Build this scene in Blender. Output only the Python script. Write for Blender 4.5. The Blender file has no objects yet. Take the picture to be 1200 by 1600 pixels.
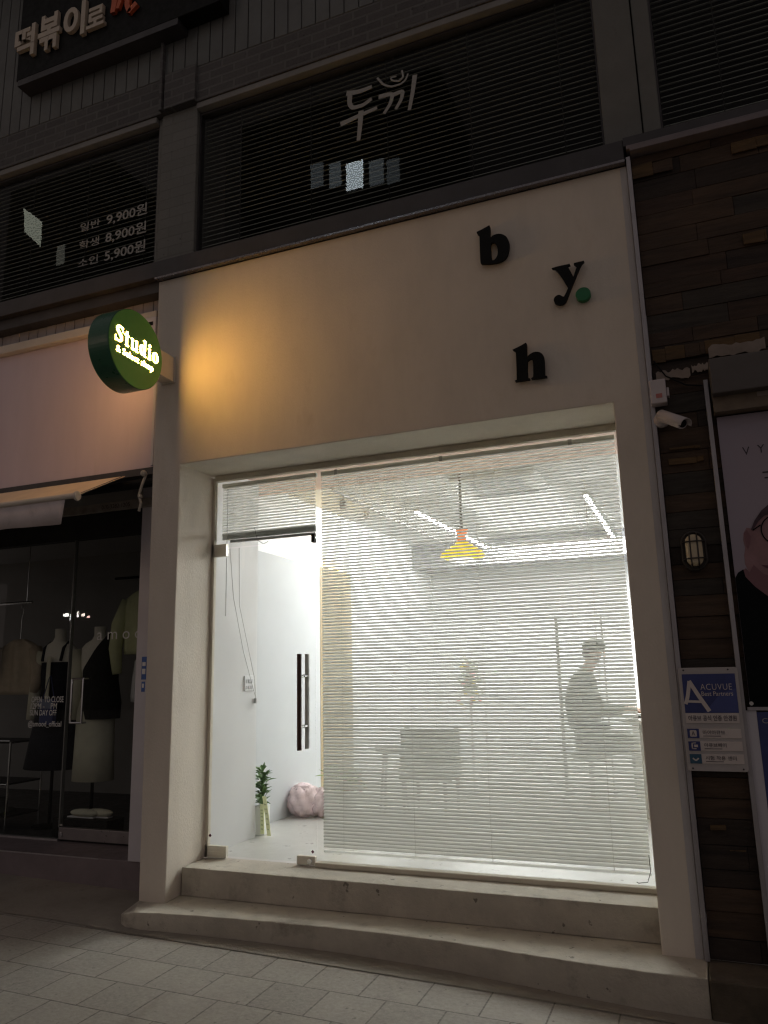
import bpy, bmesh, math, random
from mathutils import Vector, Matrix
random.seed(7)
R = math.radians
SC = bpy.context.scene
COL = SC.collection

# ------------------------------------------------------------------ camera
yaw, pitch, roll = R(-21.55), R(11.69), R(-1.34)
fw = Vector((math.sin(yaw)*math.cos(pitch), math.cos(yaw)*math.cos(pitch), math.sin(pitch)))
r0 = Vector((math.cos(yaw), -math.sin(yaw), 0)); u0 = r0.cross(fw)
rt = r0*math.cos(roll)+u0*math.sin(roll); up = u0*math.cos(roll)-r0*math.sin(roll)
cd = bpy.data.cameras.new('camera'); cam = bpy.data.objects.new('camera', cd); COL.objects.link(cam)
m = Matrix.Identity(4)
for i in range(3):
    m[i][0] = rt[i]; m[i][1] = up[i]; m[i][2] = -fw[i]
m.translation = Vector((0, -4.4, 1.43)); cam.matrix_world = m
cd.sensor_fit = 'HORIZONTAL'; cd.sensor_width = 36; cd.lens = 36*1192/1200
cd.clip_start = .05; cd.clip_end = 400
SC.camera = cam

# ------------------------------------------------------------------ night sky, street light, exposure
SKY_GLOW = (.142, .121, .119)
w = bpy.data.worlds.new('World'); SC.world = w; w.use_nodes = True
nt = w.node_tree; bg = nt.nodes['Background']
sk = nt.nodes.new('ShaderNodeTexSky'); sk.sky_type = 'NISHITA'; sk.sun_disc = False
sk.sun_elevation = R(12); sk.sun_rotation = R(215)
sm = nt.nodes.new('ShaderNodeVectorMath'); sm.operation = 'SCALE'; sm.inputs['Scale'].default_value = .0006
ad = nt.nodes.new('ShaderNodeVectorMath'); ad.operation = 'ADD'; ad.inputs[1].default_value = SKY_GLOW
nt.links.new(sk.outputs[0], sm.inputs[0]); nt.links.new(sm.outputs[0], ad.inputs[0])
nt.links.new(ad.outputs[0], bg.inputs['Color']); bg.inputs['Strength'].default_value = 1
sd = bpy.data.lights.new('sun', 'SUN'); sd.energy = .10; sd.angle = R(14); sd.color = (1, .74, .58)
so = bpy.data.objects.new('sun', sd); COL.objects.link(so)
az, el = R(215), R(14)     # low and from the street side, left of the camera
so.rotation_euler = Vector((math.sin(az)*math.cos(el), math.cos(az)*math.cos(el), math.sin(el))).to_track_quat('Z', 'Y').to_euler()
LED_STRENGTH = 330.0
SIGN_STRENGTH = 90.0
SC.view_settings.view_transform = 'Standard'; SC.view_settings.look = 'None'
SC.view_settings.exposure = 0; SC.view_settings.gamma = 1
SC.render.engine = 'CYCLES'
cy = SC.cycles
cy.filter_width = 1.3; cy.use_denoising = True; cy.max_bounces = 14; cy.diffuse_bounces = 8; cy.glossy_bounces = 4
cy.transparent_max_bounces = 24; cy.transmission_bounces = 6
cy.caustics_reflective = False; cy.caustics_refractive = False; cy.sample_clamp_indirect = 6

# ------------------------------------------------------------------ materials
def nodes(name):
    mt = bpy.data.materials.new(name); mt.use_nodes = True
    t = mt.node_tree; return mt, t, t.nodes['Principled BSDF']
def nd(t, typ, **kw):
    n = t.nodes.new(typ)
    for k, v in kw.items(): setattr(n, k, v)
    return n
def mapped(t, scale=(1, 1, 1), loc=(0, 0, 0)):
    tc = nd(t, 'ShaderNodeTexCoord'); mp = nd(t, 'ShaderNodeMapping')
    mp.inputs['Scale'].default_value = scale; mp.inputs['Location'].default_value = loc
    t.links.new(tc.outputs['Object'], mp.inputs[0]); return mp.outputs[0]
def mixc(t, fac, a, b, mode='MIX'):
    n = nd(t, 'ShaderNodeMix', data_type='RGBA', blend_type=mode)
    for s, v in ((n.inputs[0], fac), (n.inputs[6], a), (n.inputs[7], b)):
        if isinstance(v, bpy.types.NodeSocket): t.links.new(v, s)
        elif isinstance(v, (int, float)): s.default_value = v
        else: s.default_value = (*v, 1)
    return n.outputs[2]
def noise(t, vec, scale, detail=6, rough=.6):
    n = nd(t, 'ShaderNodeTexNoise'); n.inputs['Scale'].default_value = scale
    n.inputs['Detail'].default_value = detail; n.inputs['Roughness'].default_value = rough
    t.links.new(vec, n.inputs['Vector']); return n.outputs['Fac']
def ramp(t, fac, lo, hi, a=0., b=1.):
    n = nd(t, 'ShaderNodeMapRange'); n.inputs[1].default_value = lo; n.inputs[2].default_value = hi
    n.inputs[3].default_value = a; n.inputs[4].default_value = b
    t.links.new(fac, n.inputs[0]); return n.outputs[0]
def bump(t, bs, h, strength=.3, dist=.01):
    n = nd(t, 'ShaderNodeBump'); n.inputs['Strength'].default_value = strength; n.inputs['Distance'].default_value = dist
    t.links.new(h, n.inputs['Height']); t.links.new(n.outputs[0], bs.inputs['Normal'])
def M(name, col, rough=.6, var=.12, scale=3., bmp=0., bscale=60., metal=0., stretch=(1, 1, 1), spots=0., spotcol=(.05, .045, .04), spotscale=9., streak=0.):
    mt, t, b = nodes(name)
    v = mapped(t, stretch)
    n1 = noise(t, v, scale)
    c = mixc(t, ramp(t, n1, .3, .7), tuple(x*(1-var) for x in col), tuple(min(1, x*(1+var)) for x in col))
    if spots:
        c = mixc(t, ramp(t, noise(t, v, spotscale, 8, .7), .62-.1*spots, .72, 0, min(1, spots)), c, spotcol)
    if streak:
        v2 = mapped(t, (1, 1, .07)); c = mixc(t, ramp(t, noise(t, v2, 9, 5, .65), .52, .75, 0, streak), c, tuple(x*.55 for x in col))
    if spots > .7: c = mixc(t, ramp(t, noise(t, v, spotscale*3.2, 3, .5), .69, .72, 0, .8), c, tuple(x*.45 for x in spotcol))
    t.links.new(c, b.inputs['Base Color'])
    b.inputs['Roughness'].default_value = rough; b.inputs['Metallic'].default_value = metal
    if rough > .25:
        t.links.new(ramp(t, noise(t, v, scale*5), .3, .7, max(.05, rough-.1), min(1, rough+.1)), b.inputs['Roughness'])
    if bmp: bump(t, b, noise(t, v, bscale, 8, .65), bmp)
    return mt
def emit(name, col, strength):
    mt, t, b = nodes(name)
    b.inputs['Base Color'].default_value = (.8, .8, .8, 1)
    b.inputs['Emission Color'].default_value = (*col, 1); b.inputs['Emission Strength'].default_value = strength
    return mt
def glass(name, tint=(.95, .97, .96), ior=1.5):
    mt = bpy.data.materials.new(name); mt.use_nodes = True; t = mt.node_tree
    t.nodes.remove(t.nodes['Principled BSDF']); out = t.nodes['Material Output']
    tr = nd(t, 'ShaderNodeBsdfTransparent'); tr.inputs[0].default_value = (*tint, 1)
    gl = nd(t, 'ShaderNodeBsdfGlossy'); gl.inputs['Roughness'].default_value = 0.0
    fr = nd(t, 'ShaderNodeFresnel'); fr.inputs[0].default_value = ior
    ge = nd(t, 'ShaderNodeNewGeometry')
    sb = nd(t, 'ShaderNodeMath', operation='SUBTRACT'); sb.inputs[0].default_value = 1; t.links.new(ge.outputs['Backfacing'], sb.inputs[1])
    mu = nd(t, 'ShaderNodeMath', operation='MULTIPLY'); t.links.new(fr.outputs[0], mu.inputs[0]); t.links.new(sb.outputs[0], mu.inputs[1])
    mx = nd(t, 'ShaderNodeMixShader'); t.links.new(mu.outputs[0], mx.inputs[0]); t.links.new(tr.outputs[0], mx.inputs[1]); t.links.new(gl.outputs[0], mx.inputs[2])
    t.links.new(mx.outputs[0], out.inputs[0]); return mt
def brickmat(name, c1, c2, mortar, bw, rh, ms=.01, axis='XZ', loc=(0, 0, 0), rough=.8, bs=.5, var=.25, offset=.5):
    mt, t, b = nodes(name)
    tc = nd(t, 'ShaderNodeTexCoord'); sp = nd(t, 'ShaderNodeSeparateXYZ'); cb = nd(t, 'ShaderNodeCombineXYZ')
    t.links.new(tc.outputs['Object'], sp.inputs[0])
    t.links.new(sp.outputs[0], cb.inputs[0]); t.links.new(sp.outputs[2 if axis == 'XZ' else 1], cb.inputs[1])
    mp = nd(t, 'ShaderNodeMapping'); mp.inputs['Location'].default_value = loc; t.links.new(cb.outputs[0], mp.inputs[0])
    br = nd(t, 'ShaderNodeTexBrick', offset=offset); t.links.new(mp.outputs[0], br.inputs['Vector'])
    br.inputs['Color1'].default_value = (*c1, 1); br.inputs['Color2'].default_value = (*c2, 1); br.inputs['Mortar'].default_value = (*mortar, 1)
    br.inputs['Scale'].default_value = 1; br.inputs['Mortar Size'].default_value = ms; br.inputs['Mortar Smooth'].default_value = .25
    br.inputs['Brick Width'].default_value = bw; br.inputs['Row Height'].default_value = rh
    v = tc.outputs['Object']
    n1 = noise(t, v, 2.2); n2 = noise(t, v, 45, 8, .7)
    c = mixc(t, ramp(t, n1, .3, .7), br.outputs['Color'], (0, 0, 0)); 
    c = mixc(t, ramp(t, n1, .25, .75, 0, var), br.outputs['Color'], tuple(x*.5 for x in c1))
    c = mixc(t, ramp(t, n2, .35, .75, 0, var), c, tuple(min(1, x*1.5) for x in c2))
    c = mixc(t, ramp(t, noise(t, v, 26, 4, .5), .68, .74, 0, .55), c, tuple(x*.25 for x in c1))
    t.links.new(c, b.inputs['Base Color']); b.inputs['Roughness'].default_value = rough
    h = nd(t, 'ShaderNodeMath', operation='MULTIPLY_ADD'); t.links.new(br.outputs['Fac'], h.inputs[0]); h.inputs[1].default_value = -1
    s2 = nd(t, 'ShaderNodeMath', operation='MULTIPLY'); t.links.new(n2, s2.inputs[0]); s2.inputs[1].default_value = .35
    t.links.new(s2.outputs[0], h.inputs[2]); bump(t, b, h.outputs[0], bs, .006)
    return mt

PLASTER = M('white_plaster', (.71, .645, .555), .75, .11, 1.3, .3, 70, stretch=(1.5, 1.5, .7), spots=.5, spotcol=(.58, .51, .42), spotscale=2.6, streak=.07)
CEMENT = M('step_cement', (.50, .46, .385), .8, .18, 3.5, .5, 50, spots=.8, spotcol=(.25, .22, .18), spotscale=5)
SILLM = M('sill_cement', (.62, .57, .47), .7, .1, 4, .15, 60)
PAVER = brickmat('paver', (.28, .26, .225), (.36, .335, .29), (.095, .085, .07), .305, .295, .0045, 'XY', (2.92, .305, 0), .72, .7, .48)
FILLER = M('filler_cement', (.29, .265, .225), .85, .2, 3, .5, 40, spots=.5, spotcol=(.1, .09, .075), spotscale=6)
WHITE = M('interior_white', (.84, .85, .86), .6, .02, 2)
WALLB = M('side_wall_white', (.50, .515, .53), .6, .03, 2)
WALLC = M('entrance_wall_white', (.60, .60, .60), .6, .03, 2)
TAN = M('tan_panel', (.30, .235, .13), .6, .08, 3)
CEIL = M('ceiling_white', (.62, .615, .605), .7, .03, 2)
PINKBOUNCE = M('ceiling_pink_bounce', (.66, .50, .43), .7, .04, 2)  # pink tint puts bounced light into the colour of the ceiling by the window
EPOXY = M('floor_epoxy', (.48, .475, .455), .35, .05, 2)
GLASS = glass('shop_glass', (.96, .98, .97), 1.3)
DGLASS = glass('tinted_glass', (.93, .95, .94), 1.22)
def slatmat():
    mt, t, b = nodes('slat_white'); b.inputs['Base Color'].default_value = (.88, .88, .86, 1); b.inputs['Roughness'].default_value = .5
    tl = nd(t, 'ShaderNodeBsdfTranslucent'); tl.inputs[0].default_value = (.91, .91, .89, 1)
    mx = nd(t, 'ShaderNodeMixShader'); mx.inputs[0].default_value = .70
    t.links.new(b.outputs[0], mx.inputs[1]); t.links.new(tl.outputs[0], mx.inputs[2]); t.links.new(mx.outputs[0], t.nodes['Material Output'].inputs[0]); return mt
SLAT = slatmat()
STEEL = M('brushed_steel', (.55, .54, .52), .28, .05, 20, metal=1, stretch=(1, 1, 12))
PATCH = M('satin_patch', (.74, .70, .61), .38, .05, 20, metal=.35)
CHROME = M('chrome', (.75, .75, .75), .12, .02, 5, metal=1)
ALU = M('aluminium', (.40, .385, .40), .45, .12, 6, .08, 90, metal=.6, stretch=(6, 6, 1))
DARKMETAL = M('dark_flashing', (.045, .042, .045), .5, .25, 3, .1, 40)
BLACK = M('black_acrylic', (.008, .009, .009), .6, .1, 5); BLACK.node_tree.nodes['Principled BSDF'].inputs['Specular IOR Level'].default_value = .15
GREEN = M('green_acrylic', (.008, .16, .055), .4, .06, 5)
SIGNGREEN = M('sign_green_face', (.10, .38, .085), .5, .05, 5)
SIGNRIM = M('sign_green_rim', (.022, .11, .06), .35, .08, 5)
WOODH = M('handle_wood', (.07, .03, .02), .4, .3, 30, stretch=(1, 1, .1))
BRICK = brickmat('grey_brick', (.080, .077, .078), (.115, .110, .108), (.15, .15, .145), .23, .075, .010, 'XZ', (0, 0, 0), .85, .9, .35)
PBRICK = brickmat('painted_brick', (.17, .17, .155), (.19, .19, .175), (.155, .155, .14), .25, .085, .006, 'XZ', (0, 0, 0), .8, .5, .2)
PPLASTER = M('painted_pillar', (.165, .165, .15), .8, .1, 4, .3, 60, spots=.4, spotcol=(.08, .08, .07))
CLAD = M('cladding_grey', (.13, .135, .13), .6, .14, 3, .1, 30, spots=.3, spotcol=(.06, .06, .055))
CLADW = M('cladding_white', (.44, .40, .40), .6, .12, 4, .1, 30, spots=.5, spotcol=(.2, .15, .12))
TRIM = M('stone_trim', (.23, .225, .215), .75, .12, 5, .2, 40)
DARKIN = M('dark_interior', (.035, .035, .035), .9, .2, 2)
UPSLAT = M('slat_grey', (.46, .46, .42), .5, .1, 8)
VINYL = M('vinyl_white', (.86, .86, .84), .6, .05, 10)
VINYLDIM = M('vinyl_grey', (.34, .34, .32), .6, .05, 10)
CREAM = M('letter_cream', (.52, .45, .36), .5, .08, 8)
ORANGE = M('letter_orange', (.55, .11, .035), .5, .1, 8)
FASCIA = M('fascia_panel', (.66, .565, .64), .6, .05, 1.5, .05, 20, stretch=(3, 1, .6), spots=.25, spotcol=(.5, .42, .42), spotscale=2)
FASCTRIM = M('fascia_trim', (.62, .57, .5), .5, .08, 4)
AWNING = M('awning_canvas', (.74, .61, .45), .8, .08, 6, .1, 80)
VALANCE = M('valance_canvas', (.58, .52, .52), .85, .12, 5, .2, 30, spots=.4, spotcol=(.3, .27, .27))
GRANITE = M('plinth_granite', (.20, .165, .175), .55, .15, 4, .06, 120, spots=.2)
SHEET = M('sheet_white', (.62, .60, .64), .4, .06, 3)
BLUE = M('print_blue', (.05, .13, .42), .5, .2, 30)
NAVY = M('print_navy', (.032, .045, .17), .4, .2, 5)
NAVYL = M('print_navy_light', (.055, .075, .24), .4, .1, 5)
PLATE = M('plate_white', (.46, .43, .42), .4, .08, 6)
PLATEW = M('plate_panel', (.62, .56, .53), .4, .05, 6)
TEXTD = M('print_dark', (.05, .04, .05), .6, .1, 10)
TEAL = M('print_teal', (.03, .10, .17), .4, .1, 5)
PLANKS = [M('plank_%s' % n, c, .75, .45, 5, .5, 55, stretch=(.6, 3, 6), spots=.5, spotcol=(.012, .009, .008), spotscale=3)
          for n, c in (('umber', (.064, .039, .023)), ('dark', (.032, .022, .016)), ('russet', (.052, .030, .019)), ('grey', (.042, .034, .026)), ('ochre', (.105, .062, .024)))]
PAPER = M('torn_paper', (.27, .225, .19), .8, .2, 10, .2, 40)
CAMW = M('camera_white', (.55, .50, .50), .4, .06, 8)
LAMPGL = M('lamp_glass', (.62, .53, .36), .25, .08, 6)
LAMPFR = M('lamp_cage', (.035, .03, .026), .5, .2, 10)
SHUT = M('shutter_box', (.105, .093, .086), .6, .1, 3, .1, 40)
POSTERBG = M('poster_grey', (.36, .31, .365), .45, .04, 2)
SKIN = M('poster_skin', (.30, .165, .175), .5, .28, 5)
SKINS = M('poster_skin_shadow', (.215, .10, .115), .5, .1, 3)
POSTBLK = M('poster_black', (.005, .007, .008), .7, .1, 3); POSTBLK.node_tree.nodes['Principled BSDF'].inputs['Specular IOR Level'].default_value = .1
HAIRP = M('poster_hair', (.06, .03, .045), .6, .3, 20)
LIPP = M('poster_lip', (.12, .03, .05), .5, .1, 10)
MOSS = M('neighbour_step', (.10, .08, .055), .85, .4, 5, .4, 40, spots=.5)
LED = emit('led_tube', (1, .985, .97), LED_STRENGTH)
WARM = emit('cove_light', (1, .60, .05), 14)
SIGNLIT = emit('sign_letter_front', (1, .50, .105), SIGN_STRENGTH)
SIGNEDGE = emit('sign_letter_edge', (1, .50, .2), 4)
SIGNLITB = emit('sign_letter_back', (1, .50, .16), SIGN_STRENGTH*.7)
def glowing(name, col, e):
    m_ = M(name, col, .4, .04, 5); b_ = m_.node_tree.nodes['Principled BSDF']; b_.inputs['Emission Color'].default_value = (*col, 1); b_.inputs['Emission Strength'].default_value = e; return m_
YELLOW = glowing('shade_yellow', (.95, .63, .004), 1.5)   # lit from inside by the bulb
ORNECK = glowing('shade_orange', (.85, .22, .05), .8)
GREYM = M('grey_fabric', (.10, .105, .095), .9, .15, 20)
DESKM = M('desk_white', (.55, .53, .48), .5, .05, 4)
LEAF = M('leaf_green', (.13, .22, .085), .5, .35, 12)
LEAFL = M('leaf_light', (.28, .42, .10), .5, .3, 12)
POTM = M('pot_white', (.78, .78, .75), .4, .03, 5)
RIBBON = M('ribbon_yellow', (.88, .90, .55), .6, .06, 8)
PINKBAG = M('bag_pink', (.92, .74, .77), .25, .10, 14, .7, 11)
BLOSS = M('blossom', (.75, .38, .40), .6, .3, 20)
BLOSSY = M('blossom_yellow', (.80, .62, .08), .6, .2, 20)
PSKIN = M('skin', (.50, .33, .25), .5, .06, 6)
JACKET = M('jacket_olive', (.07, .08, .062), .9, .12, 12)
TROUS = M('trousers_dark', (.05, .055, .06), .9, .12, 12)
CAPM = M('cap_grey', (.11, .12, .10), .9, .1, 12)
MANNE = M('mannequin_linen', (.80, .77, .70), .8, .06, 10)
DRESS = M('dress_navy', (.012, .013, .022), .9, .2, 10)
CREAMC = M('cloth_cream', (.70, .68, .56), .9, .08, 8)
BEIGE = M('cloth_beige', (.55, .46, .36), .9, .12, 14)
OLIVEC = M('cloth_lime', (.60, .62, .38), .9, .1, 10)
WHITEC = M('cloth_white', (.75, .75, .78), .9, .06, 10)
BLACKC = M('cloth_black', (.014, .013, .013), .9, .2, 10)
GREYW = M('boutique_wall', (.30, .29, .28), .9, .08, 2)
BGLASS = glass('boutique_glass', (.94, .96, .95), 1.38)
DARKFL = M('boutique_floor', (.05, .05, .05), .5, .2, 3)
OPP = M('opposite_wall', (.05, .045, .04), .9, .2, 1)

# ------------------------------------------------------------------ mesh helpers
class MB:
    def __init__(s): s.v = []; s.f = []; s.mi = []; s.cur = 0
    def add(s, vs, fs):
        o = len(s.v); s.v += [tuple(v) for v in vs]
        for f in fs: s.f.append([o+i for i in f]); s.mi.append(s.cur)
        return s
    def box(s, x0, x1, y0, y1, z0, z1):
        return s.add([(x0, y0, z0), (x1, y0, z0), (x1, y1, z0), (x0, y1, z0), (x0, y0, z1), (x1, y0, z1), (x1, y1, z1), (x0, y1, z1)],
                     [(0, 3, 2, 1), (4, 5, 6, 7), (0, 1, 5, 4), (1, 2, 6, 5), (2, 3, 7, 6), (3, 0, 4, 7)])
    def prism(s, pts, fn0, fn1):
        """pts 2-D (ccw); fn0/fn1 map (u,v) to the near and far cap"""
        n = len(pts)
        return s.add([fn0(*p) for p in pts]+[fn1(*p) for p in pts],
                     [list(range(n))[::-1], list(range(n, 2*n))]+[(i, (i+1) % n, n+(i+1) % n, n+i) for i in range(n)])
    def xz(s, pts, y0, y1):   # outline in the facade plane
        return s.prism(pts, lambda u, v: (u, y1, v), lambda u, v: (u, y0, v))
    def xy(s, pts, z0, z1):
        return s.prism(pts, lambda u, v: (u, v, z0), lambda u, v: (u, v, z1))
    def tube(s, path, r, n=8, cap=True):
        path = [Vector(p) for p in path]; rs = r if isinstance(r, (list, tuple)) else [r]*len(path)
        o = len(s.v); N = len(path); prev = None
        for i, p in enumerate(path):
            d = (path[min(i+1, N-1)]-path[max(i-1, 0)]).normalized()
            if prev is None:
                a = d.cross(Vector((0, 0, 1)) if abs(d.z) < .9 else Vector((1, 0, 0))).normalized()
            else: a = (prev-d*prev.dot(d)).normalized()
            prev = a; b = d.cross(a)
            for k in range(n):
                t = 2*math.pi*k/n; s.v.append(tuple(p+(a*math.cos(t)+b*math.sin(t))*rs[i]))
        for i in range(N-1):
            for k in range(n):
                s.f.append([o+i*n+k, o+i*n+(k+1) % n, o+(i+1)*n+(k+1) % n, o+(i+1)*n+k]); s.mi.append(s.cur)
        if cap:
            s.f.append([o+k for k in range(n)][::-1]); s.mi.append(s.cur)
            s.f.append([o+(N-1)*n+k for k in range(n)]); s.mi.append(s.cur)
        return s
    def lathe(s, c, prof, n=24, axis='Z', sx=1., sy=1.):
        o = len(s.v)
        for r, h in prof:
            for k in range(n):
                t = 2*math.pi*k/n; a, b = r*math.cos(t)*sx, r*math.sin(t)*sy
                s.v.append({'Z': (c[0]+a, c[1]+b, c[2]+h), 'X': (c[0]+h, c[1]+a, c[2]+b), 'Y': (c[0]+a, c[1]+h, c[2]+b)}[axis])
        for i in range(len(prof)-1):
            for k in range(n):
                q = [o+i*n+k, o+i*n+(k+1) % n, o+(i+1)*n+(k+1) % n, o+(i+1)*n+k]
                s.f.append(q[::-1] if axis == 'Y' else q); s.mi.append(s.cur)
        for i, rev in ((0, True), (len(prof)-1, False)):
            if prof[i][0] > 1e-5:
                q = [o+i*n+k for k in range(n)]; s.f.append(q[::-1] if rev != (axis == 'Y') else q); s.mi.append(s.cur)
        return s
    def sphere(s, c, r, n=14, mfn=None):
        rx, ry, rz = r if isinstance(r, (tuple, list)) else (r, r, r); o = len(s.v); m_ = n//2
        for i in range(m_+1):
            ph = math.pi*i/m_
            for k in range(n):
                t = 2*math.pi*k/n; p = Vector((math.sin(ph)*math.cos(t), math.sin(ph)*math.sin(t), -math.cos(ph)))
                if mfn: p = p*mfn(p)
                s.v.append((c[0]+p.x*rx, c[1]+p.y*ry, c[2]+p.z*rz))
        for i in range(m_):
            for k in range(n):
                s.f.append([o+i*n+k, o+i*n+(k+1) % n, o+(i+1)*n+(k+1) % n, o+(i+1)*n+k]); s.mi.append(s.cur)
        return s
    def ribbon(s, pts, wd, y0, y1, taper=True):   # brush stroke in the facade plane
        P = [Vector((a, b)) for a, b in pts]; Q = []
        for i in range(len(P)-1):
            for k in range(6): Q.append(P[i].lerp(P[i+1], k/6))
        Q.append(P[-1])
        for _ in range(3): Q = [Q[0]]+[(Q[i-1]+Q[i]*2+Q[i+1])/4 for i in range(1, len(Q)-1)]+[Q[-1]]
        L, Rr = [], []
        for i, q in enumerate(Q):
            d = (Q[min(i+1, len(Q)-1)]-Q[max(i-1, 0)]).normalized(); n = Vector((-d.y, d.x))
            f = wd*(1-.35*i/len(Q)) if taper else wd
            L.append(q+n*f/2); Rr.append(q-n*f/2)
        o = len(s.v)
        for y in (y0, y1):
            for a in L: s.v.append((a.x, y, a.y))
            for a in Rr: s.v.append((a.x, y, a.y))
        n = len(Q)
        for i in range(n-1):
            for q in ((i, n+i, n+i+1, i+1), (2*n+i, 2*n+i+1, 3*n+i+1, 3*n+i), (i, i+1, 2*n+i+1, 2*n+i), (n+i, 3*n+i, 3*n+i+1, n+i+1)):
                s.f.append([o+k for k in q]); s.mi.append(s.cur)
        return s
    def text(s, body, x0, x1, z0, z1, mp, offset=0., extrude=.0, spacing=1., keep=False):
        """outline text fitted to the rectangle x0..x1, z0..z1; mp(u, v, d) gives the world point"""
        cu = bpy.data.curves.new('txt', 'FONT'); cu.body = body; cu.size = 1; cu.offset = offset; cu.extrude = 1.; cu.space_character = spacing
        cu.resolution_u = 4
        ob = bpy.data.objects.new('txt', cu); COL.objects.link(ob)
        dg = bpy.context.evaluated_depsgraph_get(); me = bpy.data.meshes.new_from_object(ob.evaluated_get(dg))
        vs = [v.co.copy() for v in me.vertices]; fs = [list(p.vertices) for p in me.polygons]
        bpy.data.objects.remove(ob); bpy.data.curves.remove(cu); bpy.data.meshes.remove(me)
        if not vs: return s
        a0, a1 = min(v.x for v in vs), max(v.x for v in vs); b0, b1 = min(v.y for v in vs), max(v.y for v in vs)
        ku = (x1-x0)/max(1e-6, a1-a0); kv = (z1-z0)/max(1e-6, b1-b0)
        return s.add([mp(x0+(v.x-a0)*ku, z0+(v.y-b0)*kv, extrude if v.z > 0 else 0.) for v in vs], fs)
    def build(s, name, mats, parent=None, smooth=False, bevel=0., seg=2):
        me = bpy.data.meshes.new(name); L = Vector((0, 0, 0)); p = parent
        while p is not None: L += p.location; p = p.parent
        me.from_pydata([tuple(Vector(v)-L) for v in s.v], [], s.f)
        for mt in (mats if isinstance(mats, list) else [mats]): me.materials.append(mt)
        for i, p in enumerate(me.polygons): p.material_index = s.mi[i]; p.use_smooth = smooth
        bm = bmesh.new(); bm.from_mesh(me)
        bmesh.ops.recalc_face_normals(bm, faces=bm.faces); bm.to_mesh(me); bm.free()
        ob = bpy.data.objects.new(name, me); COL.objects.link(ob)
        if parent is not None: ob.parent = parent
        if bevel:
            md = ob.modifiers.new('bevel', 'BEVEL'); md.width = bevel; md.segments = seg; md.limit_method = 'ANGLE'; md.angle_limit = R(35)
        return ob
def tag(o, label, cat, group=None):
    o['label'] = label; o['category'] = cat
    if group: o['group'] = group
    return o
def thing(name, label, cat, loc=(0, 0, 0), group=None):
    o = bpy.data.objects.new(name, None); COL.objects.link(o); o.location = loc; o.empty_display_size = .1
    return tag(o, label, cat, group)
def struct(o): o['kind'] = 'structure'; return o
def front(y, sgn=-1):          # text / decal on a plane facing the street
    return lambda u, v, d: (u, y+sgn*d, v)
def gz(x): return -.175-.0215*x

# ------------------------------------------------------------------ ground
mb = MB(); mb.add([(-40, -30, gz(-40)), (40, -30, gz(40)), (40, 1.2, gz(40)), (-40, 1.2, gz(-40))], [(0, 1, 2, 3)])
struct(mb.build('pavement', PAVER))
# cement gutter between the paver field and the shops
pts_out = [(-14, -.30), (-4.6, -.29), (-4.0, -.27), (-3.5, -.30), (-2.4, -.305), (-1.2, -.32), (0, -.36), (1.2, -.40), (14, -.42)]
mb = MB()
for (x, y) in pts_out: mb.v += [(x, y, gz(x)+.004), (x, .5, gz(x)+.006)]
for i in range(len(pts_out)-1): mb.f.append([2*i, 2*i+2, 2*i+3, 2*i+1]); mb.mi.append(0)
struct(mb.build('gutter_strip', FILLER))

# ------------------------------------------------------------------ the lit shop: facade
shop = thing('shop_front', 'white plastered shop front around the big lit window with blinds', 'building', (-1.8, .2, 0))
mb = MB()
mb.xz([(-3.525, -.14), (-3.318, -.14), (-3.308, 2.915), (-.296, 2.915), (-.296, -.14), (-.098, -.14), (-.102, 4.402), (-3.562, 4.402)], 0., .45)
mb.build('plaster_wall', PLASTER, shop, bevel=.007, seg=3)
# trim strip down the right edge of the facade
MB().box(-.138, -.100, -.004, -.0005, .0, 4.39).build('edge_trim', M('edge_tape', (.52, .50, .50), .6, .15, 8, .2, 50, stretch=(1, 1, .3)), shop)
# window frame, sill
fr = MB()
fr.box(-3.31, -3.285, .415, .449, .18, 2.90)
fr.box(-3.284, -.318, .405, .449, 2.872, 2.914)
fr.box(-.318, -.2965, .405, .449, .206, 2.914)
fr.build('window_frame', SILLM, shop, bevel=.003)
sl = MB(); sl.box(-2.437, -.297, .392, .452, .1752, .206); sl.build('window_sill', SILLM, shop, bevel=.006)
MB().box(-2.434, -.318, .425, .437, .206, 2.872).build('window_glass', GLASS, shop)
MB().box(-3.285, -2.438, .425, .437, 2.358, 2.872).build('transom_glass', GLASS, shop)
# glass door
door = thing('glass_door', 'frameless glass door with long pull handles left of the blind', 'door', (-2.87, .43, .19))
MB().box(-3.292, -2.444, .425, .437, .195, 2.345).build('door_glass', GLASS, door)
for (x0, x1, z0, z1) in ((-3.325, -3.18, 2.290, 2.383), (-3.325, -3.135, .182, .258)):
    p = MB().box(x0, x1, .415, .447, z0, z1).box(x0+.004, x1-.02, .4125, .4148, (z0+z1)/2-.0015, (z0+z1)/2+.0015).build('hinge_patch', PATCH, door, bevel=.004)
p = MB().box(-2.585, -2.447, .415, .447, .180, .236).build('lock_patch', PATCH, door, bevel=.006)
MB().lathe((-2.485, .410, .205), [(.0, -.006), (.016, -.006), (.018, .0), (.018, .006)], 16, 'Y').build('lock_cylinder', CHROME, p)
MB().box(-2.467, -2.442, .412, .450, 2.335, 2.395).build('corner_stop', BLACK, door, bevel=.003)
h1 = MB().tube([(-2.54, .372, .91), (-2.54, .372, 1.552)], .0165, 14).build('pull_handle', WOODH, door, smooth=False)
h2 = MB().tube([(-2.54, .488, .91), (-2.54, .488, 1.552)], .0165, 14).build('pull_handle', M('handle_satin', (.72, .72, .70), .45, .05, 20), door)
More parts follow.
